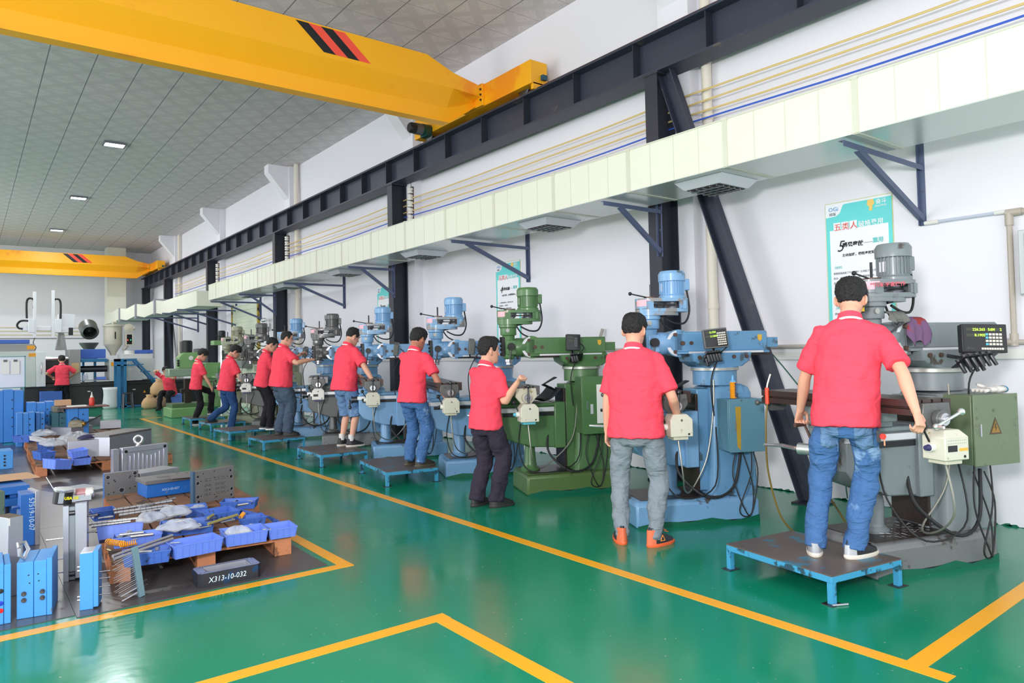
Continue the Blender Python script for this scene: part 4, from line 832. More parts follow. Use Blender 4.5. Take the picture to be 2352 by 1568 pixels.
    # shoes
    SC_ = {'black': ((30, 30, 33), (214, 206, 192)), 'sneaker': ((26, 28, 34), (226, 218, 204)), 'dark': ((34, 34, 36), (50, 48, 46)), 'orange': ((44, 46, 54), (244, 104, 60)), 'white': ((40, 40, 42), (236, 236, 236)), 'brown': ((54, 50, 42), (84, 76, 62))}[shoe]
    for s_ in (-1, 1):
        hp, kn, an, tv = ft[s_]; sd = Vector((tv.y, -tv.x, 0)); z0 = an.z - .085; tip = 0
        ctr = Vector((an.x, an.y, z0))
        def rg(z, sc, bk, fr, w_): 
            out = []
            for t in range(20):
                a = 2 * pi * t / 20; cy = cos(a); ly = fr * cy if cy > 0 else bk * cy
                wd = w_ * (1 - .18 * max(0, -cy)) * (1 + .12 * max(0, cy) * (1 - cy)); out.append(ctr + tv * (ly * sc) + sd * (wd * sin(a) * sc) + Vector((0, 0, z)))
            return out
        m = MB(); m.rings([rg(.022, .97, .075, .19, .045), rg(.045, .96, .075, .185, .044), rg(.07, .93, .074, .13, .041), rg(.095, .9, .07, .06, .040), rg(.115 if shoe != 'orange' else .14, .88, .066, .052, .038)])
        sho = m.build('shoe', M('shoe_' + shoe, SC_[0], .5, 0, .1), o)
        MB().rings([rg(0, .98, .077, .192, .046), rg(.012, 1.02, .08, .196, .048), rg(.026, 1.0, .078, .194, .047)]).build('sole', M('sole_' + shoe, SC_[1], .5, 0, .06), sho)
        if shoe in ('orange', 'sneaker'):
            hm = M('heel_orange', (226, 112, 76), .5) if shoe == 'orange' else M('heel_silver', (196, 198, 204), .35, .5)
            m = MB(); R_ = []
            for z, sc in ((.026, 1.0), (.05, .99), (.085, .96), (.128 if shoe == 'orange' else .085, .93)):
                full = rg(z, sc, .078, .19, .0465); R_.append([full[i] for i in range(6, 15)])
            m.rings(R_, closed=False, caps=False); m.build('heel_panel', hm, sho)
            m = MB()
            for q in range(4): zz = .122 - q * .016 + (.02 if shoe == 'orange' else 0); c = ctr + tv * (.045 + q * .022) + Vector((0, 0, zz)); m.tube([c - sd * .018, c + sd * .018 + tv * .008], .003, 6)
            m.build('laces', hm if shoe == 'orange' else M('dark_lace', (20, 20, 22), .6), sho)
        if shoe == 'orange':
            c = ctr + sd * .046 + tv * .035 + Vector((0, 0, .062)); m = MB(); P3 = [c - tv * .02 - Vector((0, 0, .018)), c + tv * .024 - Vector((0, 0, .018)), c + Vector((0, 0, .024))]
            for i in range(3): m.tube([P3[i], P3[(i + 1) % 3]], .003, 6)
            m.build('triangle_emblem', M('emblem_amber', (250, 150, 70), .5), sho)
        if shorts: MB().tube([an + Vector((0, 0, -.0)), an + Vector((0, 0, .05)), an + Vector((0, 0, .09))], [.04, .041, .042], 16).build('sock', WHITE, o)
    # hair
    hv = MB(); nA, nS = 40, 11; R_ = []
    lines = {'short': (.062, .0, -.052), 'fringe': (.030, -.01, -.052), 'neat': (.07, .005, -.042), 'buzz': (.068, .008, -.045), 'spiky': (.078, .0, -.062)}[hair]
    th_ = {'short': .017, 'fringe': .022, 'neat': .014, 'buzz': .007, 'spiky': .018}[hair]
    for si in range(nS + 1):
        u = si / nS; ring = []
        for j in range(nA):
            a = 2 * pi * j / nA; ca = cos(a); q = abs(math.atan2(sin(a), cos(a))) / pi
            zl = lines[0] if q < .30 else (lines[0] * (1 - (q - .30) / .12) + (-.02) * ((q - .30) / .12) if q < .42 else (-.02 if q < .47 else (.032 if q < .56 else (.032 + (lines[2] - .032) * min(1, (q - .56) / .12)))))
            z = zl + (.1185 - zl) * (u ** .85); th = th_ * (.35 + .65 * min(1, u * 3.5)) * (1.25 if z > .08 else 1)
            p = headpt(a, min(z, .118), th + .002)
            if z > .06: p.z += th * 1.15 * (z - .06) / .058
            ring.append(hc + HR @ p)
        R_.append(ring)
    hv.rings(R_); ho = hv.build('hair', HAIR, o, ang=80)
    sd_ = ho.modifiers.new('fine', 'SUBSURF'); sd_.levels = 2; sd_.render_levels = 2
    dp = ho.modifiers.new('tufts', 'DISPLACE'); dp.texture = WTEX2; dp.strength = .014 if hair != 'buzz' else .005; dp.texture_coords = 'LOCAL'
    # eyes, brows
    for s_ in (-1, 1):
        MB().sph(P(s_ * .031, .0785, .006), .0105, (1.2, .7, .62), n=10, R=HR).build('eye', M('eye_white', (226, 220, 214), .3, 0, 0), bo); MB().sph(P(s_ * .031, .0845, .006), .0052, (1, .6, 1), n=8, R=HR).build('iris', M('iris_brown', (34, 22, 18), .2, 0, 0), bo)
        MB().tube([P(s_ * .014, .0955, .030), P(s_ * .034, .093, .036), P(s_ * .054, .074, .031)], [.0025, .0035, .0015], 6).build('eyebrow', HAIR, bo)
    if glasses:
        m = MB()
        for s_ in (-1, 1):
            m.tube([P(s_ * .033 + .021 * cos(t), .098 - .006 * abs(cos(t)), .004 + .016 * sin(t)) for t in [q * pi / 6 for q in range(13)]], .0013, 5, caps=False); m.tube([P(s_ * .054, .088, .008), P(s_ * .076, .05, .01), P(s_ * .08, -.01, .006)], .0014, 5)
        m.tube([P(-.012, .1, .008), P(.012, .1, .008)], .0013, 5); m.build('spectacles', BLACK, o)
    if mask:
        m = MB(); m.rings([[P(x * 1, .10 - abs(x) * .42 + b, z) for x in (-.055, -.035, -.012, .012, .035, .055)] for z, b in ((-.03, .008), (-.055, .018), (-.08, .016), (-.108, -.004), (-.12, -.03))], closed=False, caps=False)
        mk_ = m.build('face_mask', M('mask_blue', (176, 206, 226), .8, 0, .03), o); mk_.modifiers.new('t', 'SOLIDIFY').thickness = .003
        MB().tube([P(.055, .078, -.035), P(.075, .03, -.02), P(.084, -.01, .01)], .0014, 5).tube([P(.055, .07, -.1), P(.076, .03, -.05), P(.084, -.01, -.035)], .0014, 5).build('ear_loop', WHITE, mk_)
    if keys:
        k0 = pel + Vector((W_ * .92, -D_ * .55, hem - .01)); m = MB(); m.box(k0 + Vector((0, 0, -.03)), (.022, .014, .07)); kk = m.build('key_ring', BLACK, o)
        MB().cyl(k0 + Vector((.02, -.01, -.03)), k0 + Vector((.024, -.02, -.03)), .018).build('key_tag', M('tag_red', (230, 60, 50), .4), kk); MB().box(k0 + Vector((.03, -.01, -.06)), (.008, .004, .05)).build('key', M('copper_key', (190, 130, 100), .4, .6), kk)
    return o
PZ = .167
p1_ = person('person in coral polo and faded jeans working at the nearest grey mill', (4.27, 2.36, PZ), 64, 1.74, 1.0, 6, 6, 14, LH=(4.42, 2.62, 1.03), RH=(4.28, 1.81, 1.06), Lp=(-.9, -.6, -.1), Rp=(.7, -.7, -.2), Lc=1.0, Rc=.8, lf=(-.085, .0, 0), rf=(.14, .02, 0), lt=-6, rt=42, pants=JEAN, shoe='sneaker', hair='short', vox=.008, hip=(.12, 0), slean=4, keys=True, fit=1.03, Ln=(-.6, .2, .8), Rn=(.2, .1, 1))
p2_ = person('person in coral polo, grey joggers and orange trimmed shoes at the light blue mill', (4.06, 3.76, 0), 60, 1.755, 1.02, 0, 10, 6, LH=(3.99, 4.0, .83), RH=(4.36, 3.60, .945), Lp=(-.3, -1, 0), Rp=(.5, -.8, -.6), Lc=.45, Rc=1.2, lf=(-.13, -.02, 0), rf=(.13, -.03, 0), lt=-28, rt=36, pants=GREYT, shoe='orange', hair='neat', vox=.008, cuff=1, legw=1.02, fit=1.1)
p3_ = person('person in coral polo and dark plum trousers cranking the green mill', (3.97, 5.62, 0), 78, 1.60, .98, 3, 26, 4, LH=(4.2, 5.62, 1.08), RH=(4.10, 5.27, 1.19), Lp=(-1, -.3, -.5), Rp=(.6, .1, -1), Lc=1.0, Rc=1.3, lf=(-.09, -.05, 0), rf=(.10, .02, 0), lt=0, rt=24, pants=NAVT, shoe='dark', hair='spiky', vox=.009, legw=1.12, fit=1.0)
p4_ = person('person in coral polo and jeans with a hand raised to the chin', (4.17, 7.33, PZ), 66, 1.60, 1.0, 7, 6, 16, LH=(4.31, 7.31, 1.36), RH=(4.38, 6.99, .96), Lp=(-.8, -.2, -.9), Rp=(.8, -.6, -.2), Lc=1.2, Rc=1.2, lf=(-.11, .02, 0), rf=(.1, -.04, 0), lt=5, rt=30, pants=JEAN, shoe='brown', hair='short', vox=.01, skin=SKIN2, hip=(0, -.05), keys=False)
p5_ = person('person in coral polo and knee length denim shorts with white socks', (4.31, 9.60, PZ), 76, 1.72, 1.12, 8, 10, 22, LH=(4.62, 9.70, 1.15), RH=(4.56, 9.1, 1.03), Lp=(-.8, -.4, -.5), Rp=(.8, -.5, -.3), Lc=.5, Rc=.9, lf=(-.1, .02, 0), rf=(.1, .03, 0), lt=10, rt=24, pants=JEANL, shoe='black', hair='neat', vox=.011, shorts=True)
p6_ = person('person in coral polo wearing a pale blue face mask and slate trousers', (4.14, 11.72, PZ), 92, 1.74, 1.24, 5, 14, 8, LH=(4.55, 11.9, 1.5), RH=(4.50, 11.3, 1.41), Lp=(-.8, -.2, -.8), Rp=(.8, -.2, -.7), Lc=.7, Rc=.9, lf=(-.13, .0, 0), rf=(.13, .06, 0), lt=-5, rt=18, pants=SLAT, shoe='dark', hair='buzz', vox=.012, legw=1.3, glasses=True, mask=True)
p7_ = person('person in black trousers and chequered shoes behind the masked person', (4.22, 12.9, PZ), 98, 1.66, 1.0, 8, 10, 25, LH=(4.6, 13.2, 1.15), RH=(4.62, 12.8, 1.15), lf=(-.12, .03, 0), rf=(.12, .1, 0), rt=14, pants=BLKT, shoe='white', hair='neat', vox=.014)
p8_ = person('person in coral polo and dark jeans stepping off a low blue platform', (4.16, 14.85, 0), 84, 1.74, 1.10, 8, 10, 28, LH=(4.55, 15.1, 1.05), RH=(4.46, 14.6, .89), Rp=(.5, -.8, -.3), Rc=.5, Lc=.6, lf=(-.05, -.36, .19), rf=(.10, .02, 0), rt=10, lt=-10, pants=JEAND, shoe='dark', hair='fringe', vox=.014, hip=(0, -.02))
p9_ = person('slim person in coral polo and black trousers farthest along the row', (4.03, 16.8, 0), 84, 1.68, .88, 6, 12, 26, LH=(4.3, 17.1, 1.0), RH=(4.3, 16.6, .82), Rp=(.5, -.8, -.3), Rc=.5, Lc=.6, lf=(-.06, .34, .20), rf=(.06, -.06, 0), rt=16, lt=0, pants=BLKT, shoe='white', hair='fringe', vox=.014, glasses=True)
p10_ = person('person seen from behind at the injection moulding machine', (2.245, 25.05, 0), 2, 1.62, 1.05, 2, 0, 6, LH=(2.0, 25.28, 1.0), RH=(2.5, 25.28, 1.0), Lp=(-1, -.3, -.3), Rp=(1, -.3, -.3), pants=BLKT, shoe='dark', hair='short', vox=.018, lf=(-.12, 0, 0), rf=(.12, 0, 0))
p11_ = person('seated person half hidden behind the green vertical mill', (4.72, 22.6, 0), 215, 1.62, 1.0, 22, 0, 10, LH=(4.5, 22.2, 1.0), RH=(4.3, 22.3, 1.15), pants=BLKT, shoe='dark', hair='short', vox=.018, sit=.52, lf=(-.12, .38, 0), rf=(.14, .42, 0))
# ------------------------------------------------------------------ low steel standing platforms
TREAD = M('chequer_plate', (104, 92, 88), .42, .25, .2, 4, (60, 120, 146), .42, 5)
N, K = nodes(TREAD); b = N['Principled BSDF']; tc = N.new('ShaderNodeTexCoord')
def dots(off, rot):
    mp = N.new('ShaderNodeMapping'); mp.inputs['Rotation'].default_value = (0, 0, rot); mp.inputs['Location'].default_value = (off, 0, 0); K.new(tc.outputs['Object'], mp.inputs[0])
    v = N.new('ShaderNodeTexVoronoi'); v.inputs['Scale'].default_value = 34; v.inputs['Randomness'].default_value = 0; K.new(mp.outputs[0], v.inputs['Vector']); return v.outputs['Distance']
rp = N.new('ShaderNodeValToRGB'); rp.color_ramp.elements[0].position = .16; rp.color_ramp.elements[0].color = (1, 1, 1, 1); rp.color_ramp.elements[1].position = .26; rp.color_ramp.elements[1].color = (0, 0, 0, 1)
K.new(dots(0, .78), rp.inputs[0]); bp = N.new('ShaderNodeBump'); bp.inputs['Strength'].default_value = .9; bp.inputs['Distance'].default_value = .006; mx = N.new('ShaderNodeMix'); mx.data_type = 'RGBA'; K.new(b.inputs['Base Color'].links[0].from_socket, mx.inputs[6]); mx.inputs[7].default_value = rgb((150, 140, 134)); mm = N.new('ShaderNodeMath'); mm.operation = 'MULTIPLY'; mm.inputs[1].default_value = .6; K.new(rp.outputs[0], mm.inputs[0]); K.new(mm.outputs[0], mx.inputs[0]); K.new(mx.outputs[2], b.inputs['Base Color']); K.new(rp.outputs[0], bp.inputs['Height']); K.new(bp.outputs[0], b.inputs['Normal'])
PB = M('platform_blue', (64, 152, 196), .45, 0, .1, 5, (40, 74, 92), .48, 11)
def platform(label, corner, u, wdt, dep, h=PZ, foot=False):
    """corner: near left corner on the floor; u: heading of the near edge in degrees from +X"""
    o = thing('standing_platform', label, 'platform', (corner[0], corner[1], 0), radians(u), 'low blue steel standing platforms')
    MB().bb(.0, wdt, 0, dep, h - .008, h).build('tread_plate', TREAD, o, smooth=False)
    m = MB(); t = .035
    m.bb(0, wdt, 0, .03, h - .045, h - .008).bb(0, wdt, dep - .03, dep, h - .045, h - .008).bb(0, .03, .03, dep - .03, h - .045, h - .008).bb(wdt - .03, wdt, .03, dep - .03, h - .045, h - .008)
    m.build('frame', PB, o, bevel=.002)
    for x in (0, wdt - .035):
        for y in (0, dep - .035):
            l = MB().bb(x, x + .035, y, y + .035, .004, h - .045).build('leg', PB, o); MB().bb(x - .03, x + .065, y - .02, y + .055, 0, .004).build('foot_plate', DSTEEL, l)
    return o
platform('largest low blue platform under the nearest person', (3.905, 2.150), -9, .64, .81)
platform('low blue platform under the person with a hand at the chin', (3.71, 7.19), -10, .62, 1.08)
platform('low blue platform under the person in denim shorts', (3.715, 9.05), -3, .66, .98)
platform('low blue platform under the masked person', (3.69, 11.28), 0, .68, .75)
platform('low blue platform half under the person in chequered shoes', (3.69, 13.1), 4, .78, .8)
platform('low blue platform behind the person in dark jeans', (3.86, 14.98), 3, .70, .75)
platform('farthest low blue platform beside the slim person', (3.84, 16.5), 0, .72, .75)
# ================================================================== mould parts, bins and pallets on the dark floor plates
BLU = M('mould_blue', (72, 152, 226), .42, 0, .1, 5, (96, 120, 142), .36, 9); BLUD = M('mould_deep_blue', (30, 104, 190), .42, 0, .15, 5, (120, 130, 136), .33, 9); BIN = M('bin_blue', (104, 136, 228), .5, 0, .1, 8); BIND = M('bin_blue_dirty', (64, 104, 190), .5, 0, .2, 9, (50, 60, 90), .38, 12)
SLV = M('milled_steel', (178, 180, 190), .32, .6, .12, 7); GRN = M('ground_plate', (120, 118, 118), .42, .3, .14, 10, (86, 74, 66), .33, 8); ALUP = M('aluminium_plate', (204, 204, 220), .3, .6, .1, 9)
WOOD = M('pallet_wood', (196, 128, 88), .75, 0, .22, 9, (120, 78, 54), .42, 8, bump=.4, bscale=30); TOPW = M('pallet_boards_dirty', (132, 94, 70), .8, 0, .3, 7, (70, 56, 46), .45, 5, bump=.4, bscale=30); CARD = M('cardboard', (204, 164, 130), .8, 0, .06, 5); SPR = M('orange_spring', (240, 160, 30), .4, 0, .05); NSP = M('navy_spring', (36, 52, 84), .4); CHALK = M('chalk', (205, 225, 240), .9, 0, .1); LWOOD = M('pale_wood', (206, 176, 128), .8, 0, .15, 10)
HOLE = M('hole_dark', (16, 16, 18), .5, 0, 0); TAPE = M('masking_tape', (222, 216, 160), .7); BAG = M('clear_bag', (206, 212, 222), .18, 0, .05, 12, alpha=.5, bump=1, bscale=22)
MATF = M('dark_floor_plate', (84, 80, 80), .3, .15, .14, 3, (44, 42, 42), .42, 2)
def lines_mat():  # plates lie flush on the floor
    pass
for i, (x0, x1, y0, y1, lab) in enumerate(((-1.0, .50, 4.87, 11.0, 'dark steel floor plate at the left edge of the picture'), (.503, 2.02, 4.82, 7.555, 'dark steel floor plate under the first pallet'), (.503, 2.05, 7.558, 15.5, 'dark steel floor plate under the second pallet'), (-1.0, .5, 11.01, 20, 'dark steel floor plate under the tyre shaped roll'))):
    tag(MB().bb(x0, x1, y0, y1, .0, .004 + .0003 * i).build('floor_plate', MATF, smooth=False), lab, 'floor plate', 'dark steel plates laid on the floor')
def place(pl, pr, z): a, b = at(2, z, *pl), at(2, z, *pr); return a, math.atan2(b.y - a.y, b.x - a.x), (b - a).xy.length
def hgt(a, px, py): return at(1, a.y, px, py).z - a.z
def T_(name, lab, cat, pl, pr, z=.0045, group=None):
    a, rz, w = place(pl, pr, z); return thing(name, lab, cat, a, rz, group), w, a
def bolt(p, d, r, L, mat=DSTEEL, name='pin', par=None, head=1.7):
    p, d = Vector(p), Vector(d).normalized(); m = MB(); m.cyl(p, p + d * L, r, n=10)
    if head: m.cyl(p + d * L, p + d * (L + r * 1.4), r * head, n=10)
    return m.build(name, mat, par)
def socket(p, r, par, y=-.001): return MB().lathe([(r, -.004), (r, .001), (r * .75, .001), (r * .72, -.003), (r * .4, -.002)], p, 20, (0, -1, 0)).build('bore', DSTEEL, par)
G1 = 'mould blocks standing on the floor plates'
# blue double mould with four cooling nozzles
o, w, a = T_('mould_block', 'blue two plate mould with four brass nozzles at the left front', 'mould', (38, 1423), (120, 1410)); o['group'] = G1
H_ = hgt(a, 36, 1290); D = .30
MB().bb(0, w * .47, 0, D, 0, H_ * .97).build('plate', BLU, o, bevel=.003); MB().bb(w * .48, w * .84, 0, D, 0, H_ * .97).build('plate', BLU, o, bevel=.003); MB().bb(w * .845, w, -.004, D + .01, 0, H_ * 1.0).build('clamp_plate', BLU, o, bevel=.003)
for x in (.2, .72):
    for z in (.43, .32): MB().lathe([(.0, 0), (.013, 0), (.013, .01), (.008, .01), (.008, .022), (.006, .022)], (w * x, 0, H_ * z), 14, (0, -1, 0)).build('nozzle', DSTEEL, o)
for x, z in ((.33, .74), (.36, .6), (.6, .74), (.62, .62)): MB().cyl((w * x, .0, H_ * z), (w * x, -.0015, H_ * z), .004, n=10).build('screw_hole', HOLE, o)
MB().tube([(.01, .02, H_ + .07), (.012, .015, H_ + .03), (.03, .04, H_ + .0), (.05, .06, H_ + .05), (.03, .08, H_ + .09), (.0, .05, H_ + .09), (.01, .02, H_ + .07)], .011).build('lifting_eye', SLV, o)
o, w, a = T_('mould_block', 'blue mould with a black, a blue and a red fitting cut by the left edge', 'mould', (-60, 1447), (25, 1430)); o['group'] = G1; H_ = hgt(a, 0, 1290) * .97
MB().bb(0, w * .8, 0, .3, 0, H_).build('plate', BLU, o, bevel=.003); MB().bb(w * .81, w, 0, .28, 0, H_ * .97).build('clamp_plate', BLU, o, bevel=.003)
for z, mt in ((.55, BLACK), (.35, M('fitting_blue', (30, 60, 190), .3)), (.23, M('fitting_red', (220, 30, 40), .3))): MB().lathe([(.004, 0), (.013, 0), (.013, .003), (.006, .004)], (w * .72, -.0, H_ * z), 18, (0, -1, 0)).build('port', mt, o)
o, w, a = T_('steel_plate', 'upright bright steel plate with dark top behind the blue mould at the left', 'plate', (18, 1372), (53, 1362)); H_ = hgt(a, 18, 1190)
MB().bb(0, w, 0, .16, 0, H_).build('plate', SLV, o, bevel=.002); MB().bb(.002, w - .002, .002, .158, H_, H_ + .001).build('top_face', M('brown_oxide', (98, 82, 66), .5, .2, .15), o, smooth=False); MB().bb(.004, .012, -.001, 0, H_ * .9, H_ * .99).build('edge_mark', WHITE, o)
o, w, a = T_('mould_block', 'old grey green mould block at the left edge', 'mould', (-40, 1300), (11, 1290)); o['group'] = G1; MB().bb(0, w, 0, .3, 0, hgt(a, 0, 1130)).build('block', M('old_green', (84, 104, 92), .5, .1, .25, 9, (50, 60, 50), .45, 9), o, bevel=.003)
o, w, a = T_('mould_block', 'blue upright plate with chalk numbers running down it', 'mould', (47, 1256), (79, 1251)); o['group'] = G1; H_ = hgt(a, 48, 1137)
MB().bb(0, w, 0, .26, 0, H_).build('plate', BLUD, o, bevel=.003); text('lettering', '57519-10-07', .052, CHALK, o, (w * .62, -.001, H_ * .93), (pi / 2, pi / 2, 0), sx=.98, align='LEFT'); MB().bb(-.05, 0, .04, .12, H_ * .72, H_ * .76).build('side_lug', BLUD, o)
o, w, a = T_('steel_plate', 'narrow silver plate standing beside the chalked blue plate', 'plate', (81, 1252), (92, 1250)); MB().bb(0, w, 0, .24, 0, hgt(a, 85, 1128)).build('plate', SLV, o, bevel=.002)
# tall silver mould with can on top
o, w, a = T_('mould_block', 'tall silver mould plates carrying a grease tin', 'mould', (145, 1337), (200, 1329)); o['group'] = G1; H_ = hgt(a, 145, 1163)
HS = H_; MB().bb(0, w * .24, 0, .22, 0, H_).build('plate', SLV, o, bevel=.002); MB().bb(w * .5, w, 0, .22, .015, H_ + .01).build('plate', SLV, o, bevel=.002); MB().bb(w * .24, w * .5, .012, .21, .004, H_ * .98).build('core_plate', M('dull_steel', (136, 144, 150), .4, .3, .08), o, bevel=.002)
for z in (.09, .9): MB().cyl((w * .25, .008, H_ * z), (w * .49, .008, H_ * z), .016, n=14).build('guide_pillar', DSTEEL, o)
for z in (.83, .61): bolt((w, .03, H_ * z), (1, 0, 0), .006, .05, DSTEEL, 'ejector_pin', o, 2)
for z in (.57, .3, .12): bolt((0, .03, H_ * z), (-1, 0, 0), .005, .04 + .05 * (z > .5), STEEL, 'ejector_pin', o, 1.8)
A0 = a
t = thing('grease_tin', 'open black and silver grease tin tilted on the tall silver mould', 'tin', A0 + Vector((.0, .07, H_ + .012))); t.rotation_euler = (radians(4), radians(7), 0)
MB().lathe([(.055, 0), (.058, .004), (.058, .09), (.062, .094), (.062, .098), (.054, .098), (.054, .02), (.01, .018)], (0, 0, 0), 28).build('body', BLACK, t)
MB().lathe([(.0585, .082), (.0635, .094), (.0635, .099), (.056, .099)], (0, 0, 0), 28).build('rim', CHROME, t); MB().bb(-.03, .0, -.06, -.052, .01, .08).build('silver_panel', SLV, t); text('lettering', 'USA GE', .026, M('tin_yellow', (232, 220, 40), .5), t, (.003, -.0595, .035), (pi / 2, 0, .25), bold=.0012); MB().cyl((-.05, .0, .08), (-.11, .03, .17), .003).build('stirring_rod', STEEL, t)
t = thing('spray_can', 'white and red spray can lying behind the grease tin', 'can', A0 + Vector((.12, .16, H_ + .05)), radians(-12)); MB().cyl((-.06, 0, 0), (.07, 0, 0), .033, n=24).build('body', M('can_white', (220, 214, 214), .25, .2, .05), t); MB().lathe([(.033, 0), (.034, .006), (.03, .01), (.02, .004), (.004, .004)], (.07, 0, 0), 24, (1, 0, 0)).build('base_dome', CHROME, t); MB().cyl((-.03, 0, 0), (.03, 0, 0), .0334, n=24).build('label', M('can_label', (176, 120, 124), .4, 0, .2, 30), t)
t = thing('steel_block', 'small bright steel block under the spray can', 'block', A0 + Vector((.07, .05, H_ + .014))); MB().bb(-.02, .10, .0, .2, 0, .03).build('block', SLV, t, bevel=.001); MB().bb(-.02, .06, .0, .02, .03, .04).build('step', SLV, t)
# blue plate with four long pins, ejector plate with fine pins
o, w, a = T_('ejector_assembly', 'blue upright block with four long black pins sticking out', 'mould part', (183, 1402), (226, 1396)); H_ = hgt(a, 183, 1272)
MB().bb(0, w * .72, 0, .16, 0, H_).build('block', BLU, o, bevel=.002); MB().bb(w * .725, w, 0, .15, .01, H_ * 1.03).build('plate', BLU, o, bevel=.002); MB().bb(.002, w * .7, .0, .158, H_, H_ + .001).build('bare_top', SLV, o, smooth=False)
for z in (.22, .36, .51, .63): bolt((w, .02, H_ * z), (1, 0, 0), .0035, .055, DSTEEL, 'pin', o, 2)
for z in (.17, .23, .69, .76): bolt((0, .02, H_ * z), (-1, 0, 0), .004, .014, STEEL, 'stub', o, 0)
o, w, a = T_('ejector_plate', 'thin leaning strip with dozens of fine ejector pins against the pallet', 'mould part', (321, 1372), (334, 1368)); H_ = .315
o.rotation_euler = (0, radians(-8), o.rotation_euler.z)
MB().bb(0, w, 0, .02, 0, H_).build('strip', M('strip_blue_grey', (112, 142, 156), .5, .1, .15), o, bevel=.001)
for i in range(26): bolt((0, .005 + (i * 7 % 3) * .005, .07 + i * .0085), (-1, -.0, -.12), .0013, .10 + random.random() * .04, STEEL, 'fine_pin', o, 0)
for z in (.03, .06): bolt((0, .02, z), (-1, 0, -.12), .006, .10, STEEL, 'guide_pin', o, 0); bolt((w, .02, z + .02), (1, 0, .1), .004, .025, DSTEEL, 'pin', o, 2)
# cavity block with chalk
o, w, a = T_('cavity_block', 'dark mould cavity block with X313-10-032 chalked on its side', 'mould', (456, 1353), (600, 1324)); H_ = .089; D = .19
m = MB()
def oct_(x0, x1, y0, y1, z, c=.02): return [(x0 + c, y0, z), (x1 - c, y0, z), (x1, y0 + c, z), (x1, y1 - c, z), (x1 - c, y1, z), (x0 + c, y1, z), (x0, y1 - c, z), (x0, y0 + c, z)]
m.rings([oct_(0, w, 0, D, 0), oct_(0, w, 0, D, H_), oct_(.055, w - .055, .025, D - .025, H_, .01), oct_(.06, w - .06, .03, D - .03, .02, .01)]); m.build('block', M('dark_bluish_steel', (54, 56, 64), .4, .5, .25, 9, (34, 70, 110), .42, 9), o, smooth=False)
m = MB(); m.rings([oct_(.002, w - .002, .002, D - .002, H_ + .0008), oct_(.055, w - .055, .025, D - .025, H_ + .0008, .01)], caps=False); m.build('ground_top', SLV, o, smooth=False); MB().rings([oct_(.0565, w - .0565, .0265, D - .0265, H_ - .001, .01), oct_(.061, w - .061, .031, D - .031, .021, .01), oct_(.2, w - .2, .06, D - .06, .021, .001)], caps=False).build('cavity', SLV, o, smooth=False)
for x in (.02, .045, w - .045, w - .02):
    for y in (.03, D - .03): MB().cyl((x, y, H_ + .0005), (x, y, H_ + .0015), .004, n=10).build('screw_hole', HOLE, o)
text('lettering', 'X313-10-032', .048, CHALK, o, (.06, -.0015, .028), (pi / 2, 0, 0), sx=.92, shear=.15)
# pallets
def pallet(lab, x0, y0, w, d, rz=0, h=.14):
    o = thing('wooden_pallet', lab, 'pallet', (x0, y0, .0048), rz, 'wooden pallets under the mould parts')
    n_ = 7
    for i in range(n_): MB().bb(i * w / n_ + .008, (i + 1) * w / n_ - .01, .0, d, h - .018, h).build('top_board', TOPW, o)
    for y in (.0, d / 2 - .05, d - .1): MB().bb(0, w, y, y + .1, h - .036, h - .018).build('cross_board', WOOD, o)
    for x in (0, w / 2 - .06, w - .12):
        for y in (.0, d / 2 - .05, d - .1): MB().bb(x, x + .12, y, y + .1, .018, h - .036).build('block', WOOD, o)
        MB().bb(x, x + .12, 0, d, 0, .018).build('skid', WOOD, o)
    return o
pallet('front wooden pallet loaded with blue bins of pins and springs', .75, 5.375, 1.18, 1.3, radians(-5))
pallet('middle wooden pallet carrying the plate full of holes', 1.02, 6.80, 1.15, 1.2, radians(-2))
pallet('rear wooden pallet with silver blocks and open blue bins', .70, 10.95, 1.6, 2.6, radians(-1))
pallet('farthest wooden pallet under thin silver plates', .78, 13.7, 1.6, 2.2)
# bins
def bin_(lab, pl, pr, z, d, h, dirty=0, tilt=(0, 0), over=.0):
    o, w, a = T_('parts_bin', lab, 'bin', pl, pr, z, 'blue plastic parts bins on the pallets'); t = .004; mt = BIND if dirty else BIN
    def rc(e, z): return [(e, e, z), (w - e, e, z), (w - e, d - e, z), (e, d - e, z)]
    m = MB(); m.rings([rc(.012, 0), rc(0, h), rc(-.004, h), rc(-.004, h + .006), rc(.004, h + .006), rc(.004, h), rc(.016, .006)]); b = m.build('tray', mt, o, smooth=False)
    r = MB(); n_ = max(3, int(w / .045))
    for i in range(n_ + 1):
        x = .012 + (w - .024) * i / n_; r.rings([[(x - .0015, .012 - f, zz), (x + .0015, .012 - f, zz), (x + .0015, .016 - f, zz), (x - .0015, .016 - f, zz)] for zz, f in ((.004, .0035), (h, .0155))])
    for i in range(4):
        y = .02 + (d - .04) * i / 3
        for sx, xx in ((-1, 0), (1, w)): r.rings([[(xx + sx * (.0025 + f), y - .0015, zz), (xx + sx * (.0025 + f) - sx * .004, y - .0015, zz), (xx + sx * (.0025 + f) - sx * .004, y + .0015, zz), (xx + sx * (.0025 + f), y + .0015, zz)] for zz, f in ((.004, -.012), (h, 0))])
    r.build('rib', mt, o, smooth=False)
    if tilt != (0, 0): o.rotation_euler = (radians(tilt[0]), radians(tilt[1]), o.rotation_euler.z)
    return o, w
z1 = .146
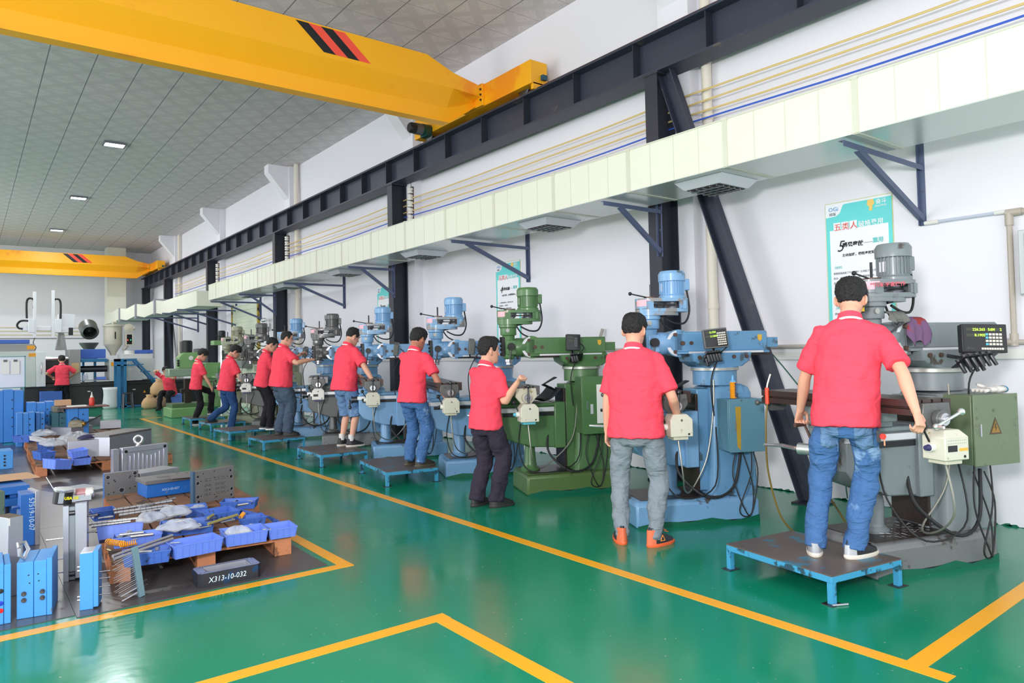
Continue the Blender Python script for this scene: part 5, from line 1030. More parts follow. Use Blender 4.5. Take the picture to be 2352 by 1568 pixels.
bins = [((400, 1287), (513, 1264), .20, .085, 0, (0, 0), 'empty light blue bin at the front of the pallet'), ((282, 1306), (392, 1290), .17, .075, 1, (0, 0), 'blue bin holding two long steel rods and small tubes'),
        ((518, 1258), (616, 1243), .24, .08, 0, (0, 0), 'blue bin with a crumpled plastic bag in it'), ((619, 1241), (683, 1231), .22, .07, 0, (0, 0), 'blue bin at the right corner of the front pallet'),
        ((258, 1262), (372, 1248), .16, .07, 0, (0, 0), 'blue bin of orange springs and steel bushes')]
BO = [bin_(l, a, b, z1, d, h, dt, tl)[0] for a, b, d, h, dt, tl, l in bins]
b2 = [((366, 1236), (492, 1222), .2, .08, 1, (0, 0), 'blue bin under the labelled clear bag'), ((478, 1205), (552, 1192), .26, .07, 1, (0, 0), 'blue bin with tan rods and a navy spring'), ((560, 1195), (640, 1182), .22, .06, 1, (0, 22), 'blue bin tipped up on its side'), ((505, 1172), (586, 1168), .16, .065, 1, (0, 0), 'blue bin at the back right of the front pallet'),
      ((224, 1240), (330, 1226), .15, .09, 0, (-24, 0), 'long blue bin tilted towards the camera'), ((214, 1199), (268, 1191), .18, .075, 1, (0, 0), 'dusty blue bin beside the tall silver mould'), ((330, 1196), (420, 1188), .2, .06, 1, (0, 0), 'blue bin half covered by clear bags'), ((424, 1190), (476, 1184), .2, .07, 1, (0, 0), 'small blue bin behind the labelled clear bag'), ((556, 1212), (612, 1204), .16, .06, 1, (0, 0), 'blue bin between the tipped bin and the corner bin')]
BO2 = [bin_(l, a, b, z1, d, h, dt, tl)[0] for a, b, d, h, dt, tl, l in b2]
# loose steel in and on the bins
def rod(lab, pa, pb, za, zb, r, mat=STEEL, cat='rod', grp='loose steel rods'):
    a, b = at(2, za, *pa), at(2, zb, *pb); m = MB(); m.cyl(Vector((0, 0, 0)), b - a, r, n=14); o = tag(m.build('steel_rod', mat, loc=a), lab, cat, grp); return o
rod('left of two long polished rods resting across the front bins', (259, 1277), (396, 1229), .225, .245, .010); rod('right of two long polished rods resting across the front bins', (262, 1284), (397, 1237), .225, .245, .010)
for i, (pa, pb, q) in enumerate((((260, 1171), (395, 1150), 'topmost ringed rod behind the tilted bin'), ((262, 1178), (385, 1160), 'ringed rod just below the topmost'), ((274, 1183), (400, 1163), 'ringed rod with black ends among the stacked rods'), ((205, 1203), (315, 1190), 'ringed rod lying in the tilted long bin'), ((210, 1209), (300, 1197), 'lower ringed rod in the tilted long bin'), ((320, 1166), (402, 1144), 'ringed rod at the back of the rod pile'))):
    a, b = at(2, .23, *pa), at(2, .235, *pb); o = thing('ejector_rod', q, 'rod', a, 0, 'ringed steel rods'); d = b - a
    MB().cyl((0, 0, 0), d, .012, n=14).build('shaft', STEEL, o); m = MB()
    for k in range(9): m.cyl(d * (k + .5) / 9.5, d * ((k + .5) / 9.5 + .006), .0125, n=14)
    m.build('groove_rings', BLACK, o)
def spring(lab, pa, pb, z, r, turns, mat, wr=.0035):
    a, b = at(2, z, *pa), at(2, z + .002, *pb); d = b - a; L = d.length; u = d.normalized(); v = u.cross(Vector((0, 0, 1))).normalized(); w_ = v.cross(u)
    pts = [u * (L * t / (turns * 10)) + v * (r * cos(2 * pi * t / 10)) + w_ * (r * sin(2 * pi * t / 10)) for t in range(turns * 10 + 1)]
    tag(MB().tube(pts, wr, 6).build('coil_spring', mat, loc=a), lab, 'spring', 'coil springs in the bins')
spring('rear orange coil spring lying on the front left bin', (247, 1243), (288, 1250), .235, .017, 9, SPR, .003); spring('front orange coil spring lying on the front left bin', (274, 1252), (314, 1245), .24, .016, 9, SPR, .003); spring('dark navy coil spring beside the tan rods', (473, 1199), (497, 1191), .225, .015, 7, NSP); spring('small orange spring standing near the tipped bin', (552, 1188), (560, 1178), .22, .013, 5, SPR)
for pa, pb, q in (((478, 1203), (545, 1182), 'long tan plastic rod'), ((478, 1189), (490, 1182), 'short tan plastic rod')): rod(q + ' in the middle bin', pa, pb, .235, .24, .011, M('tan_plastic', (150, 142, 90), .5), 'rod', None)
for i, (px, py, r, h, q) in enumerate(((297, 1233, .019, .045, 'upright steel bush among the springs'), (275, 1237, .02, .02, 'low steel ring beside the upright bush'), (361, 1262, .014, .02, 'small steel tube end in the front bin'))):
    a = at(2, .2, px, py); tag(MB().lathe([(r * .6, 0), (r, 0), (r, h), (r * .7, h), (r * .68, h * .3)], (0, 0, 0), 24).build('steel_bush', SLV, loc=a), q, 'bush', 'steel bushes in the bins')
for pa, pb, q in (((275, 1228), (330, 1222), 'steel tube lying behind the upright bush'), ((300, 1232), (352, 1226), 'steel tube lying in front of the tilted bin'), ((310, 1268), (350, 1266), 'grooved steel tube in the front bin'), ((372, 1195), (408, 1183), 'steel tube poking out between clear bags')): rod(q, pa, pb, .225, .226, .010, STEEL, 'tube')
rod('black headed pin lying left of the ringed rods', (200, 1182), (219, 1180), .2, .2, .006, BLACK, 'pin', None)
random.seed(21); K_ = 0
spots_ = (('front left bin', 290, 370, 1266, 1282, .165), ('bin of springs', 262, 345, 1232, 1248, .19), ('middle bin', 485, 540, 1186, 1200, .18), ('bin under the bags', 385, 480, 1205, 1226, .19), ('dusty bin by the tall mould', 205, 255, 1176, 1192, .19), ('back right bin', 512, 578, 1152, 1164, .18))
for nm, xa, xb, ya, yb, z in spots_:
    for k, w_ in enumerate(('leftmost', 'second', 'middle', 'fourth', 'rightmost')):
        px = xa + (xb - xa) * (k + .5) / 5; py = random.uniform(ya, yb); a = at(2, z, px, py); L_ = random.uniform(.03, .06); an = random.uniform(-.6, 1.2); r = random.uniform(.005, .010)
        o = tag(MB().cyl((-L_ * cos(an), -L_ * sin(an), r), (L_ * cos(an), L_ * sin(an), r + .004), r, n=12).build('dowel_pin', (STEEL, SLV, DSTEEL)[k % 3], loc=a), f'{w_} loose metal dowel in the {nm}', 'pin', 'loose dowels in the bins')
def bag(lab, px, py, z, sx, sy, sz, rz=0, seed=1, label_=False):
    a = at(2, z, px, py); m = MB(); random.seed(seed)
    P_ = [[(sx * .5 * (1 - .12 * random.random()) * cos(t) * f, sy * .5 * (1 - .2 * random.random()) * sin(t) * f, zz * sz * (.8 + .4 * random.random())) for t in [q * pi / 9 for q in range(18)]] for zz, f in ((0, .5), (.12, .95), (.35, 1.0), (.6, .8), (.85, .5), (1, .2))]
    m.rings(P_); o = m.build('plastic_bag', BAG, loc=a, ang=180); o.rotation_euler = (0, 0, rz); tag(o, lab, 'plastic bag', 'clear plastic bags on the parts')
    s = o.modifiers.new('soft', 'SUBSURF'); s.levels = 2; s.render_levels = 2
    d = o.modifiers.new('crumple', 'DISPLACE'); d.texture = WTEX; d.strength = .055; d.texture_coords = 'LOCAL'
    if label_: MB().box((0, -.02, sz * .9), (.07, .05, .001), rz=.5).build('paper_label', PAPER, o)
    return o
bag('clear bag over the ringed rods', 345, 1198, .21, .26, .18, .08, .2, 2); bag('larger clear bag beside it', 400, 1185, .21, .32, .2, .085, -.1, 3); bag('clear bag with a printed label on the middle bins', 412, 1216, .225, .36, .2, .075, -.2, 4, True); bag('crumpled bag inside the right front bin', 545, 1238, .165, .24, .18, .1, 0, 5); bag('grey bag at the back of the front pallet', 455, 1172, .17, .16, .12, .05, 0, 6)
t = thing('foil_packet', 'white packet inside the crumpled bag', 'packet', at(2, .19, 556, 1225)); MB().box((0, 0, .01), (.09, .06, .02), rz=.2).build('packet', WHITE, t, bevel=.004)
tp = ('on the empty light blue bin', 'between the labelled bag and the right bins', 'on the boards beneath the clear bag', 'on the rim left of the corner bin', 'on the rim of the corner bin', 'below the orange springs', 'on the boards by the tipped bin', 'on the back right bin')
for q_, (px, py, z, rz) in enumerate(((402, 1246, .23, 1.1), (478, 1221, .1465, .9), (345, 1222, .1465, .5), (582, 1203, .22, .8), (613, 1215, .225, .9), (250, 1262, .22, .2), (632, 1205, .1465, .6), (575, 1150, .215, .3))):
    tag(MB().box((0, 0, 0), (.012, .06, .0015), rz=rz).build('tape_strip', TAPE, loc=at(2, z, px, py)), 'short strip of yellow masking tape ' + tp[q_], 'tape', 'masking tape strips on the bins')
# plates and blocks on the middle pallet
def holes(o, w, h, big, small, y=-.0005):
    m = MB()
    for x, z, r in small: m.cyl((x * w, y, z * h), (x * w, y - .0012, z * h), r, n=10)
    m.build('screw_holes', HOLE, o, smooth=False)['kind'] = 'stuff'
    for x, z, r in big: MB().lathe([(r, .001), (r * .96, .002), (r * .9, .0005), (r * .75, .0008)], (x * w, 0, z * h), 22, (0, -1, 0)).build('bore_ring', SLV, o); MB().cyl((x * w, 0, z * h), (x * w, -.0014, z * h), r * .8, n=22).build('bore', HOLE, o)
o, w, a = T_('drilled_plate', 'dark square steel plate with a centre bore standing on edge', 'plate', (240, 1163), (318, 1152), .02); H_ = hgt(a, 241, 1088)
MB().bb(0, w, 0, .06, 0, H_).build('plate', GRN, o, bevel=.001); MB().bb(-.0012, 0, 0, .06, 0, H_).build('blue_edge', BLUD, o, smooth=False); MB().bb(0, w, .058, .0615, 0, H_ + .001).build('blue_back', BLUD, o, smooth=False)
holes(o, w, H_, [(.1, .88, .022), (.9, .92, .022), (.5, .44, .026), (.9, .06, .02)], [(x, z, .007) for x, z in ((.12, .7), (.28, .77), (.31, .73), (.73, .8), (.76, .84), (.9, .82), (.12, .36), (.27, .4), (.75, .46), (.9, .5), (.12, .06), (.3, .12), (.7, .18), (.74, .15), (.9, .22))])
o, w, a = T_('drilled_plate', 'steel plate full of small holes standing on the middle pallet', 'plate', (449, 1158), (538, 1141), .145); H_ = hgt(a, 449, 1083)
MB().bb(0, w, 0, .05, 0, H_).build('plate', GRN, o, bevel=.001); MB().bb(-.022, 0, .0, .05, 0, H_).build('blue_edge', M('edge_blue', (54, 84, 110), .5, .1, .15), o)
random.seed(3); sm_ = [(x + random.uniform(-.015, .015), z + random.uniform(-.01, .01), .003) for x in (.24, .27, .3, .34, .38, .52, .56, .6, .66, .7, .74) for z in (.22, .26, .36, .40, .5, .54, .66, .72)] + [(x, z, .005) for x, z in ((.14, .68), (.82, .7), (.14, .22), (.83, .24), (.48, .73), (.48, .2), (.2, .9), (.48, .93), (.76, .92), (.22, .06), (.5, .08), (.78, .07))]
holes(o, w, H_, [(x, z, .018) for x, z in ((.06, .63), (.92, .68), (.06, .21), (.93, .29))] + [(x, z, .014) for x, z in ((.06, .83), (.9, .88), (.08, .06), (.92, .1))], sm_[:96])
o, w, a = T_('mould_block', 'deep blue mould base with chalk marks behind the rods', 'mould', (337, 1144), (448, 1128), .15); MB().bb(0, w, 0, .3, 0, .13).build('body', BLUD, o, bevel=.003); MB().bb(-.02, w + .03, -.03, .3, .13, .165).build('top_plate', GRN, o, bevel=.002); text('lettering', 'X313-02-027', .03, CHALK, o, (w * .3, -.001, .05), (pi / 2, 0, 0), shear=.2)
m = MB(); [m.cyl((w * (.3 + .04 * i), .05 + .02 * j, .165), (w * (.3 + .04 * i), .05 + .02 * j, .166), .004, n=6) for i in range(12) for j in range(6)]; m.build('pin_holes', HOLE, o, smooth=False)['kind'] = 'stuff'
t = thing('steel_block', 'flat drilled block lying on the deep blue mould base', 'block', at(2, .32, 392, 1100), radians(-10)); MB().bb(0, .26, 0, .16, 0, .035).build('block', GRN, t, bevel=.001); [MB().cyl((x, .08, .035), (x, .08, .036), .012).build('bore', HOLE, t) for x in (.06, .15, .22)]
o, w, a = T_('steel_plate', 'wide silver plate lying in front of the grooved plate', 'plate', (322, 1099), (412, 1083), .25); MB().bb(0, w, 0, .28, 0, .05).build('plate', SLV, o, bevel=.002); MB().bb(-.0, w + .03, .02, .3, -.09, -.002).build('support', M('dull_steel', (136, 144, 150), .4, .3, .08), o)
o, w, a = T_('grooved_plate', 'bright aluminium mould plate with vertical grooves standing on edge', 'plate', (281, 1085), (386, 1070), .02); H_ = hgt(a, 281, 1029); m = MB(); m.bb(0, w, .02, .08, 0, H_)
m.bb(0, w, 0, .02, H_ * .8, H_).bb(0, w * .1, 0, .02, 0, H_ * .8).bb(w * .9, w, 0, .02, 0, H_ * .8)
for i in range(8): m.bb(w * (.16 + i * .092), w * (.16 + i * .092) + .02, .0, .02, 0, H_ * (.66 + .08 * sin(i)))
m.build('plate', ALUP, o, bevel=.004); MB().cyl((w * .93, .0, H_ * .88), (w * .93, -.0015, H_ * .88), .02, n=20).build('bore', HOLE, o); MB().cyl((w * .08, .0, H_ * .84), (w * .08, -.0015, H_ * .84), .02, n=20).build('bore', HOLE, o); MB().bb(-.1, -.03, .02, .1, 0, H_ * .97).build('side_plate', ALUP, o)
o, w, a = T_('steel_block', 'large silver steel block under the lifting eye', 'block', (252, 1048), (348, 1028), .15); H_ = hgt(a, 252, 1004); MB().bb(0, w, 0, .45, 0, H_).build('block', SLV, o, bevel=.002); MB().bb(-.01, w, 0, .45, H_, H_ + .03).build('top_plate', GRN, o, bevel=.002)
t = thing('lifting_eye_bolt', 'shiny steel eye bolt standing on the grooved plate', 'eye bolt', at(2, .36, 318, 1021)); t.rotation_euler = (0, 0, radians(-20)); MB().lathe([(.035, -.012), (.035, .0), (.022, .004), (.018, .02)], (0, 0, 0), 24).build('shoulder', CHROME, t); MB().tube([(.048 * cos(q * pi / 14), 0, .068 + .048 * sin(q * pi / 14)) for q in range(29)], .017, 12, caps=False).build('ring', CHROME, t)
o, w, a = T_('steel_block', 'wide silver block with a dark top right of the stacked bins', 'block', (180, 1052), (238, 1047), .15); H_ = hgt(a, 180, 1012); MB().bb(-.12, w, 0, .5, 0, H_).build('block', SLV, o, bevel=.002); MB().bb(-.119, w - .001, .001, .499, H_, H_ + .001).build('top_face', GRN, o, smooth=False)
# rear pallet bins, bags and parts
for a, b, d, h, dt, tl, l in (((125, 1078), (166, 1072), .30, .11, 0, (0, 8), 'frontmost blue bin on the rear pallet with a yellow card'), ((168, 1070), (210, 1066), .30, .08, 0, (0, 0), 'lower of two nested blue bins on the rear pallet'), ((93, 1058), (128, 1054), .34, .1, 1, (0, 0), 'bin with torn tape left on the rear pallet'), ((85, 1035), (125, 1032), .4, .12, 1, (0, 0), 'dusty blue bin under bundled strips'), ((66, 1016), (84, 1013), .3, .1, 1, (0, 0), 'small blue bin at the rear left corner')): bin_(l, a, b, .15, d, h, dt, tl)
ub, _ = bin_('upper of two nested blue bins on the rear pallet', (168, 1058), (208, 1054), .235, .3, .08, 0, (0, -6)); ub.location = [x for x in bpy.data.objects if x.get('label', '').startswith('lower of two nested')][0].location + Vector((-.01, .02, .088))
bag('long clear bag slumped over the rear bins', 128, 1022, .30, .42, .6, .1, .2, 8); bag('clear bag behind the dark topped silver block', 172, 1010, .28, .5, .5, .13, 0, 9); bag('flat clear bag over bundled strips', 100, 1000, .25, .4, .6, .1, 0, 10)
for i, (pa, pb, q) in enumerate((((72, 1003), (112, 1012), 'upper'), ((73, 1008), (110, 1015), 'lower'))): a, b = at(2, .3, *pa), at(2, .3, *pb); tag(MB().bar((0, 0, 0), b - a, .06, .03).build('steel_strip', SLV, loc=a), f'{q} bundled steel strip at the rear left of the pallet', 'strip', 'bundled steel strips')
t = thing('gearbox', 'beige rounded gearbox with a long handle on the rear silver plates', 'gearbox', at(2, .31, 158, 988), radians(-20)); m = MB(); m.sph((.12, 0, .06), .11, (1.15, .7, .62), n=18); m.box((.12, .0, .03), (.22, .14, .06)); m.build('housing', M('beige_housing', (140, 132, 112), .5, .1, .15), t); MB().tube([(.04, 0, .12), (.1, 0, .17), (.17, 0, .13)], .008).build('carry_handle', BLACK, t); MB().cyl((.22, -.02, .05), (.27, -.04, .05), .035, n=16).build('brass_collar', M('brass', (200, 150, 70), .35, .7), t); MB().cyl((.27, -.03, .06), (.5, .1, .18), .012).build('handle_bar', DSTEEL, t)
for pl, pr, z, d, h, q in (((100, 1000), (160, 993), .1555, .5, .16, 'long silver block at the back left of the rear pallet'), ((163, 1000), (214, 993), .1555, .45, .14, 'silver block under the beige gearbox'), ((230, 985), (278, 982), .1555, .4, .13, 'pale drilled steel block at the back of the rear pallet'), ((78, 985), (150, 980), .1555, .5, .04, 'flat steel sheet across the back left'), ((190, 982), (232, 978), .1555, .4, .17, 'bright strip behind the beige gearbox')):
    o, w, a = T_('steel_block', q, 'block', pl, pr, z, 'silver blocks on the rear pallet'); MB().bb(0, w, 0, d, 0, h).build('block', SLV, o, bevel=.002)
[x for x in bpy.data.objects if x.name.startswith('gearbox')][0].location = [x for x in bpy.data.objects if x.get('label', '') == 'silver block under the beige gearbox'][0].location + Vector((-.02, .16, .14))
t = thing('rag', 'crumpled dark purple rag on the silver block', 'rag', at(2, .4, 203, 1006)); m = MB(); random.seed(5); m.rings([[((.11 + .03 * random.random()) * f * cos(t_), .08 * f * sin(t_) * (1 + .4 * random.random()), z) for t_ in [q * pi / 7 for q in range(14)]] for z, f in ((0, 1.1), (.02, 1), (.045, .6), (.055, .15))]); m.build('cloth', M('purple_cloth', (52, 48, 84), .9, 0, .3, 20), t, ang=180)
# blue mould stacks and other things further left
def bblock(lab, pl, pr, ytop, d, mat=BLUD, extra=None, z=.0048, grp='blue painted moulds standing further back'):
    o, w, a = T_('mould_block', lab, 'mould', pl, pr, z, grp); H_ = hgt(a, pl[0], ytop); n_ = extra or 2
    for i in range(n_): MB().bb(w * i / n_ + .004, w * (i + 1) / n_, 0.0 + .01 * (i % 2), d, 0, H_ * (1 - .02 * (i % 2))).build('plate', mat, o, bevel=.004)
    for i in range(4): MB().cyl((w * .72, .0, H_ * (.2 + i * .18)), (w * .72, -.004 + 0 * i, H_ * (.2 + i * .18)), .014, n=10).build('screw_hole', HOLE, o)
    return o, w, H_
B3 = M('mould_mid_blue', (48, 130, 214), .45, 0, .1, 4, (150, 190, 220), .33, 7)
def bblk(lab, xl, xr, Y, ytop, d, mat, extra=2):
    A, B = at(1, Y, xl, ytop), at(1, Y, xr, ytop); w, H_ = B.x - A.x, A.z - .0048; o = thing('mould_block', lab, 'mould', (A.x, Y, .0048), 0, 'blue painted moulds standing further back')
    for i in range(extra): MB().bb(w * i / extra + .004, w * (i + 1) / extra, .01 * (i % 2), d, 0, H_ * (1 - .02 * (i % 2))).build('plate', mat, o, bevel=.004)
    for i in range(4): MB().cyl((w * .72, .004, H_ * (.3 + i * .17)), (w * .72, -.004, H_ * (.3 + i * .17)), .012, n=10).build('screw_hole', HOLE, o)
    return A, w, H_
bblk('tallest blue mould stack beneath the whiteboard', -40, 54, 16.0, 898, .6, B3, 4); bblk('blue mould with a bare corner in front of the tallest stack', 38, 80, 15.0, 949, .4, B3, 3); bblk('blue mould frame right of the bare cornered one', 82, 103, 15.1, 948, .4, B3, 2)
bblk('broad blue mould behind the blue mould frame', 62, 126, 15.7, 925, .5, B3, 3); RA, rw, rH = bblk('blue mould with small ribs under the brown board', 155, 204, 14.9, 938, .55, B3, 2)
TA, tw_, tH = bblk('teal mould with chalk writing beside the brown board', 118, 152, 15.2, 948, .5, M('teal_mould', (44, 96, 104), .5, 0, .2, 8), 2)
t = thing('vice_body', 'grey vice body on the teal mould', 'vice', (TA.x, 15.25, .0048 + tH)); MB().bb(.03, tw_ - .03, 0, .4, 0, .1).build('body', M('grey_olive', (122, 118, 104), .5), t, bevel=.01); MB().bb(.1, tw_ - .08, -.02, 0, .02, .07).build('jaw', DSTEEL, t)
t = thing('brown_board', 'brown board with papers lying on the ribbed blue mould', 'board', (RA.x - .1, 14.85, .0048 + rH), 0); MB().bb(0, .75, 0, .5, 0, .02).build('board', M('board_brown', (104, 66, 58), .6, 0, .1), t); 
t = thing('glue_bottle', 'red and white squeeze bottle standing on the brown board', 'bottle', (RA.x + .4, 15.1, .0248 + rH)); MB().lathe([(.04, 0), (.045, .01), (.045, .12), (.03, .15)], n=16).build('body', M('bottle_red', (220, 70, 56), .4), t); MB().lathe([(.03, .15), (.012, .2), (.006, .25)], n=12).build('nozzle', WHITE, t)
t = thing('open_notebook', 'open white notebook on the brown board', 'notebook', (RA.x + .15, 14.9, .0248 + rH)); MB().box((0, .1, .012), (.3, .2, .02)).build('pages', PAPER, t)
tag(MB().box((0, 0, .06), (.25, .2, .1)).build('carton', CARD, loc=(TA.x + .2, 15.5, .1 + .0048 + tH)), 'small brown carton on the vice body', 'carton')
# rolled black conveyor and whiteboard, cardboard covered table
t = thing('tyre_roll', 'black rounded stack with pale strips at the left edge', 'roll', at(2, .0048, -30, 1018)); m = MB(); m.lathe([(.1, 0), (.42, .02), (.46, .1), (.42, .19), (.46, .2), (.50, .3), (.46, .4), (.1, .42)], (.35, .5, 0), 32); m.build('roll', RUBBER, t)
for i in range(5): MB().bb(.1, .52, .045, .06, .1 + i * .055, .115 + i * .055).build('pale_strip', SLV, t)
t = thing('whiteboard', 'small whiteboard with two clipboards at the left edge', 'whiteboard', (-.07, 16.7, .93)); MB().bb(-.6, .95, 0, .03, .06, .64).build('panel', M('board_white', (222, 226, 236), .3, 0, .02), t); MB().bb(-.6, .97, -.01, .04, .04, .06).bb(.95, .965, -.01, .04, .04, .66).bb(-.6, .97, -.01, .04, .64, .655).build('rim', M('rim_teal', (90, 140, 150), .4, .2), t); [MB().bb(x, x + .03, 0, .03, -.93, .04).build('leg', M('rim_teal', (90, 140, 150), .4, .2), t) for x in (-.55, .92)]
for x, k in ((.645, 'left'), (.805, 'right')):
    c = thing('clipboard', f'{k} of the two clipboards hung on the small whiteboard', 'clipboard', (x - .07, 16.68, 1.24), 0, 'clipboards on the whiteboard'); MB().bb(-.065, .065, 0, .006, 0, .26).build('sheet', PAPER, c); MB().bb(-.03, .03, -.008, .0, .24, .28).build('clip', DSTEEL, c)
o, w, a = T_('mould_table', 'blue steel mould frame used as a table at the left edge', 'table', (-60, 1225), (68, 1205)); H_ = hgt(a, 0, 1118); MB().bb(0, w, 0, .5, H_ * .78, H_ * .96).build('upper_beam', BLUD, o, bevel=.003); MB().bb(0, w * .98, .01, .5, H_ * .5, H_ * .68).build('lower_beam', BLUD, o, bevel=.003); [MB().bb(x, x + .05, .06, .4, 0, H_ * .8).build('leg', BLUD, o) for x in (w * .45, w * .66)]
o2, w, a = T_('cardboard_sheet', 'brown cardboard sheet lying on the blue frame at the left', 'cardboard', (-60, 1112), (92, 1096), a.z + H_ + .006); m = MB(); m.rings([[(0, 0, z), (w, .0, z), (w - .07, .35, z + .01), (0, .45, z)] for z in (0, .006)]); m.build('sheet', CARD, o2, smooth=False)
bblock('light blue mould block with torn tape at the left edge', (-40, 1082), (30, 1075), 1040, .4, BLU, 1); 
o, w, a = T_('steel_plate', 'loose grey plate on the floor behind the grease tin', 'plate', (205, 1133), (250, 1125), .05); MB().bb(-.05, w, 0, .5, 0, .03).build('plate', M('dull_steel', (136, 144, 150), .4, .3, .08), o)
rod('thin pale bar lying on the floor by the largest platform', (1912, 1390), (1948, 1387), .006, .006, .006, SLV, 'bar', None)
# ================================================================== injection moulding machine and things at the far end
MW = M('machine_white', (206, 208, 206), .45, 0, .04); MG = M('machine_grey', (150, 150, 150), .45, .1, .08); MK = M('machine_black', (46, 46, 48), .5, 0, .1); RW = M('robot_white', (226, 228, 232), .4, 0, .03); HC = M('hopper_cream', (196, 190, 172), .4, .1, .08); DG = M('mixer_green_grey', (96, 102, 98), .4, .3, .12); OR2 = M('orange_sticker', (240, 160, 40), .5)
STB = M('stairs_blue', (34, 112, 162), .45, 0, .08)
mc = thing('injection_machine', 'long injection moulding machine with black base at the far end', 'machine', (0, 25.4, 0))
def bx(name, mat, x0, x1, z0, z1, y0=0, y1=1.2, par=mc, bev=.01): return MB().bb(x0, x1, y0, y1, z0, z1).build(name, mat, par, bevel=bev)
bx('base', MK, 1.3, 6.2, .02, .76, .1, 1.3); bx('base_rail', MK, 1.3, 6.2, .68, .78, .05, 1.3)
bx('left_guard', MW, -1.2, 1.62, .72, 1.78); bx('upper_guard', MG, -1.2, 1.60, 1.78, 2.0, .1, 1.1); bx('sliding_door', RW, 1.62, 1.86, .72, 1.76, -.05, 0); MB().tube([(1.75, -.06, 1.1), (1.75, -.1, 1.15), (1.75, -.1, 1.4), (1.75, -.06, 1.45)], .012).build('door_handle', CHROME, mc)
bx('mould_bay', MK, 1.86, 2.5, .8, 1.5, .3, 1.2); bx('clamp_unit', MG, 2.46, 2.76, .76, 1.82, -.03, 1.1); MB().cyl((1.86, .2, 1.55), (2.46, .2, 1.55), .05).build('tie_bar', CHROME, mc)
bx('barrel_guard', STB, 2.78, 3.5, 1.42, 1.52, .1, .9); MB().cyl((2.76, .5, 1.2), (3.56, .5, 1.2), .1).build('barrel', DSTEEL, mc); bx('parts_shelf', MG, 2.8, 3.5, .84, .86, .0, .6)
bx('injection_cover', MW, 3.54, 4.82, .83, 1.5, -.02, 1.0); bx('cover_top', MW, 3.9, 4.74, 1.5, 1.65, .1, .9); MB().bb(3.58, 3.74, -.024, -.02, 1.28, 1.4).build('warning_sticker', OR2, mc, smooth=False); MB().bb(1.44, 1.62, -.004, 0, 1.62, 1.72).build('warning_sticker', OR2, mc, smooth=False); MB().bb(1.4, 1.6, .095, .1, 1.84, 1.95).build('warning_sticker', OR2, mc, smooth=False)
MB().bb(2.52, 2.72, -.034, -.03, 1.12, 1.4).build('instruction_sheet', LWOOD, mc, smooth=False)
text('lettering', 'CJ260', .12, INKG, mc, (4.05, -.024, 1.3), (pi / 2, 0, 0), shear=.3)
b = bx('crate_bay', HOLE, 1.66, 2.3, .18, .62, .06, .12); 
for x in (2.95, 4.2): MB().bb(x, x + .08, .04, .05, .5, .53).build('label_plate', PAPER, mc)
MB().prism([(4.5, .4), (4.58, .4), (4.54, .48)], .035, .05, 'xz').build('warning_triangle', OR2, mc, smooth=False)
for x0, x1, z, k in ((1.7, 2.25, .24, 'inside the bay of the black machine base'),):
    tag(MB().bb(x0, x1, 25.0, 25.42, .2, .58).build('crate', BIND, bevel=.01), f'blue crate {k}', 'crate')
tag(MB().bb(3.2, 3.45, 25.4, 25.7, .87, .95).build('parts_tray', BIN), 'small blue tray on the shelf of the moulding machine', 'tray')
for x in (2.86, 2.94): tag(MB().lathe([(.03, 0), (.035, .02), (.035, .14), (.014, .18), (.012, .21)], n=12).build('water_bottle', M('clear_plastic', (214, 220, 238), .1, 0, 0, alpha=.6), loc=(x, 25.5, .862)), f'{"left" if x < 2.9 else "right"} of two clear bottles on the shelf of the moulding machine', 'bottle', 'clear bottles on the shelf')
for x0, x1, z0, y0, k in ((2.8, 3.55, 1.53, 26.2, 'left of the cream hopper'), (4.2, 4.9, 1.66, 26.0, 'right of the cream hopper on the white cover'), (.5, 1.5, 2.02, 26.0, 'on top of the left guard')): tag(MB().bb(x0, x1, y0, y0 + .4, z0, z0 + (.3 if x0 < 4 and x0 > 2 else .12)).build('crate', BIND, bevel=.01), f'blue crate {k}', 'crate', 'blue crates on the moulding machine')
# take-out robot
r = thing('takeout_robot', 'white gantry robot with two vertical arms above the moulding machine', 'robot', (0, 26.3, 0))
MB().bb(1.3, 2.35, .0, .12, 2.42, 2.56).build('traverse_beam', RW, r, bevel=.01)
for x, zt in ((1.64, 3.62), (2.12, 3.68)):
    MB().bb(x - .04, x + .04, -.1, .02, 2.2, zt).build('vertical_arm', RW, r, bevel=.006); MB().bb(x - .16 if x < 2 else x + .04, x - .0 if x < 2 else x + .22, -.12, .1, 2.36, 2.78).build('carriage', RW, r, bevel=.01)
    s_ = -1 if x < 2 else 1; MB().tube(sspline([(x + s_ * .2, 0, 2.8), (x + s_ * .2, 0, 3.3), (x + s_ * .12, 0, 3.42), (x + s_ * .02, 0, 3.36), (x + s_ * .02, 0, 3.1)], 5), .03, 8).build('cable_chain', BLACK, r)
MB().tube(sspline([(1.55, 0, 2.72), (1.3, 0, 2.72), (1.2, 0, 2.6), (1.24, 0, 2.5), (1.34, 0, 2.48)], 5), .03, 8).build('cable_chain', BLACK, r)
MB().bb(2.28, 2.72, .1, .5, 2.5, 2.95).build('control_box', RW, r, bevel=.01); MB().bb(2.54, 2.66, .04, .1, 2.28, 2.52).build('pendant', BLACK, r); MB().bb(2.2, 2.6, .05, .4, 2.36, 2.5).build('bracket', RW, r, bevel=.01); MB().prism([(2.2, 1.82), (2.5, 1.82), (2.42, 2.38), (2.28, 2.38)], .1, .4, 'xz').build('pedestal', MG, r, bevel=.01); MB().tube([(1.64, -.05, 2.2), (1.6, -.08, 2.05), (1.68, -.05, 1.9), (1.62, -.02, 1.75)], .012).build('gripper_hose', BRUST, r)
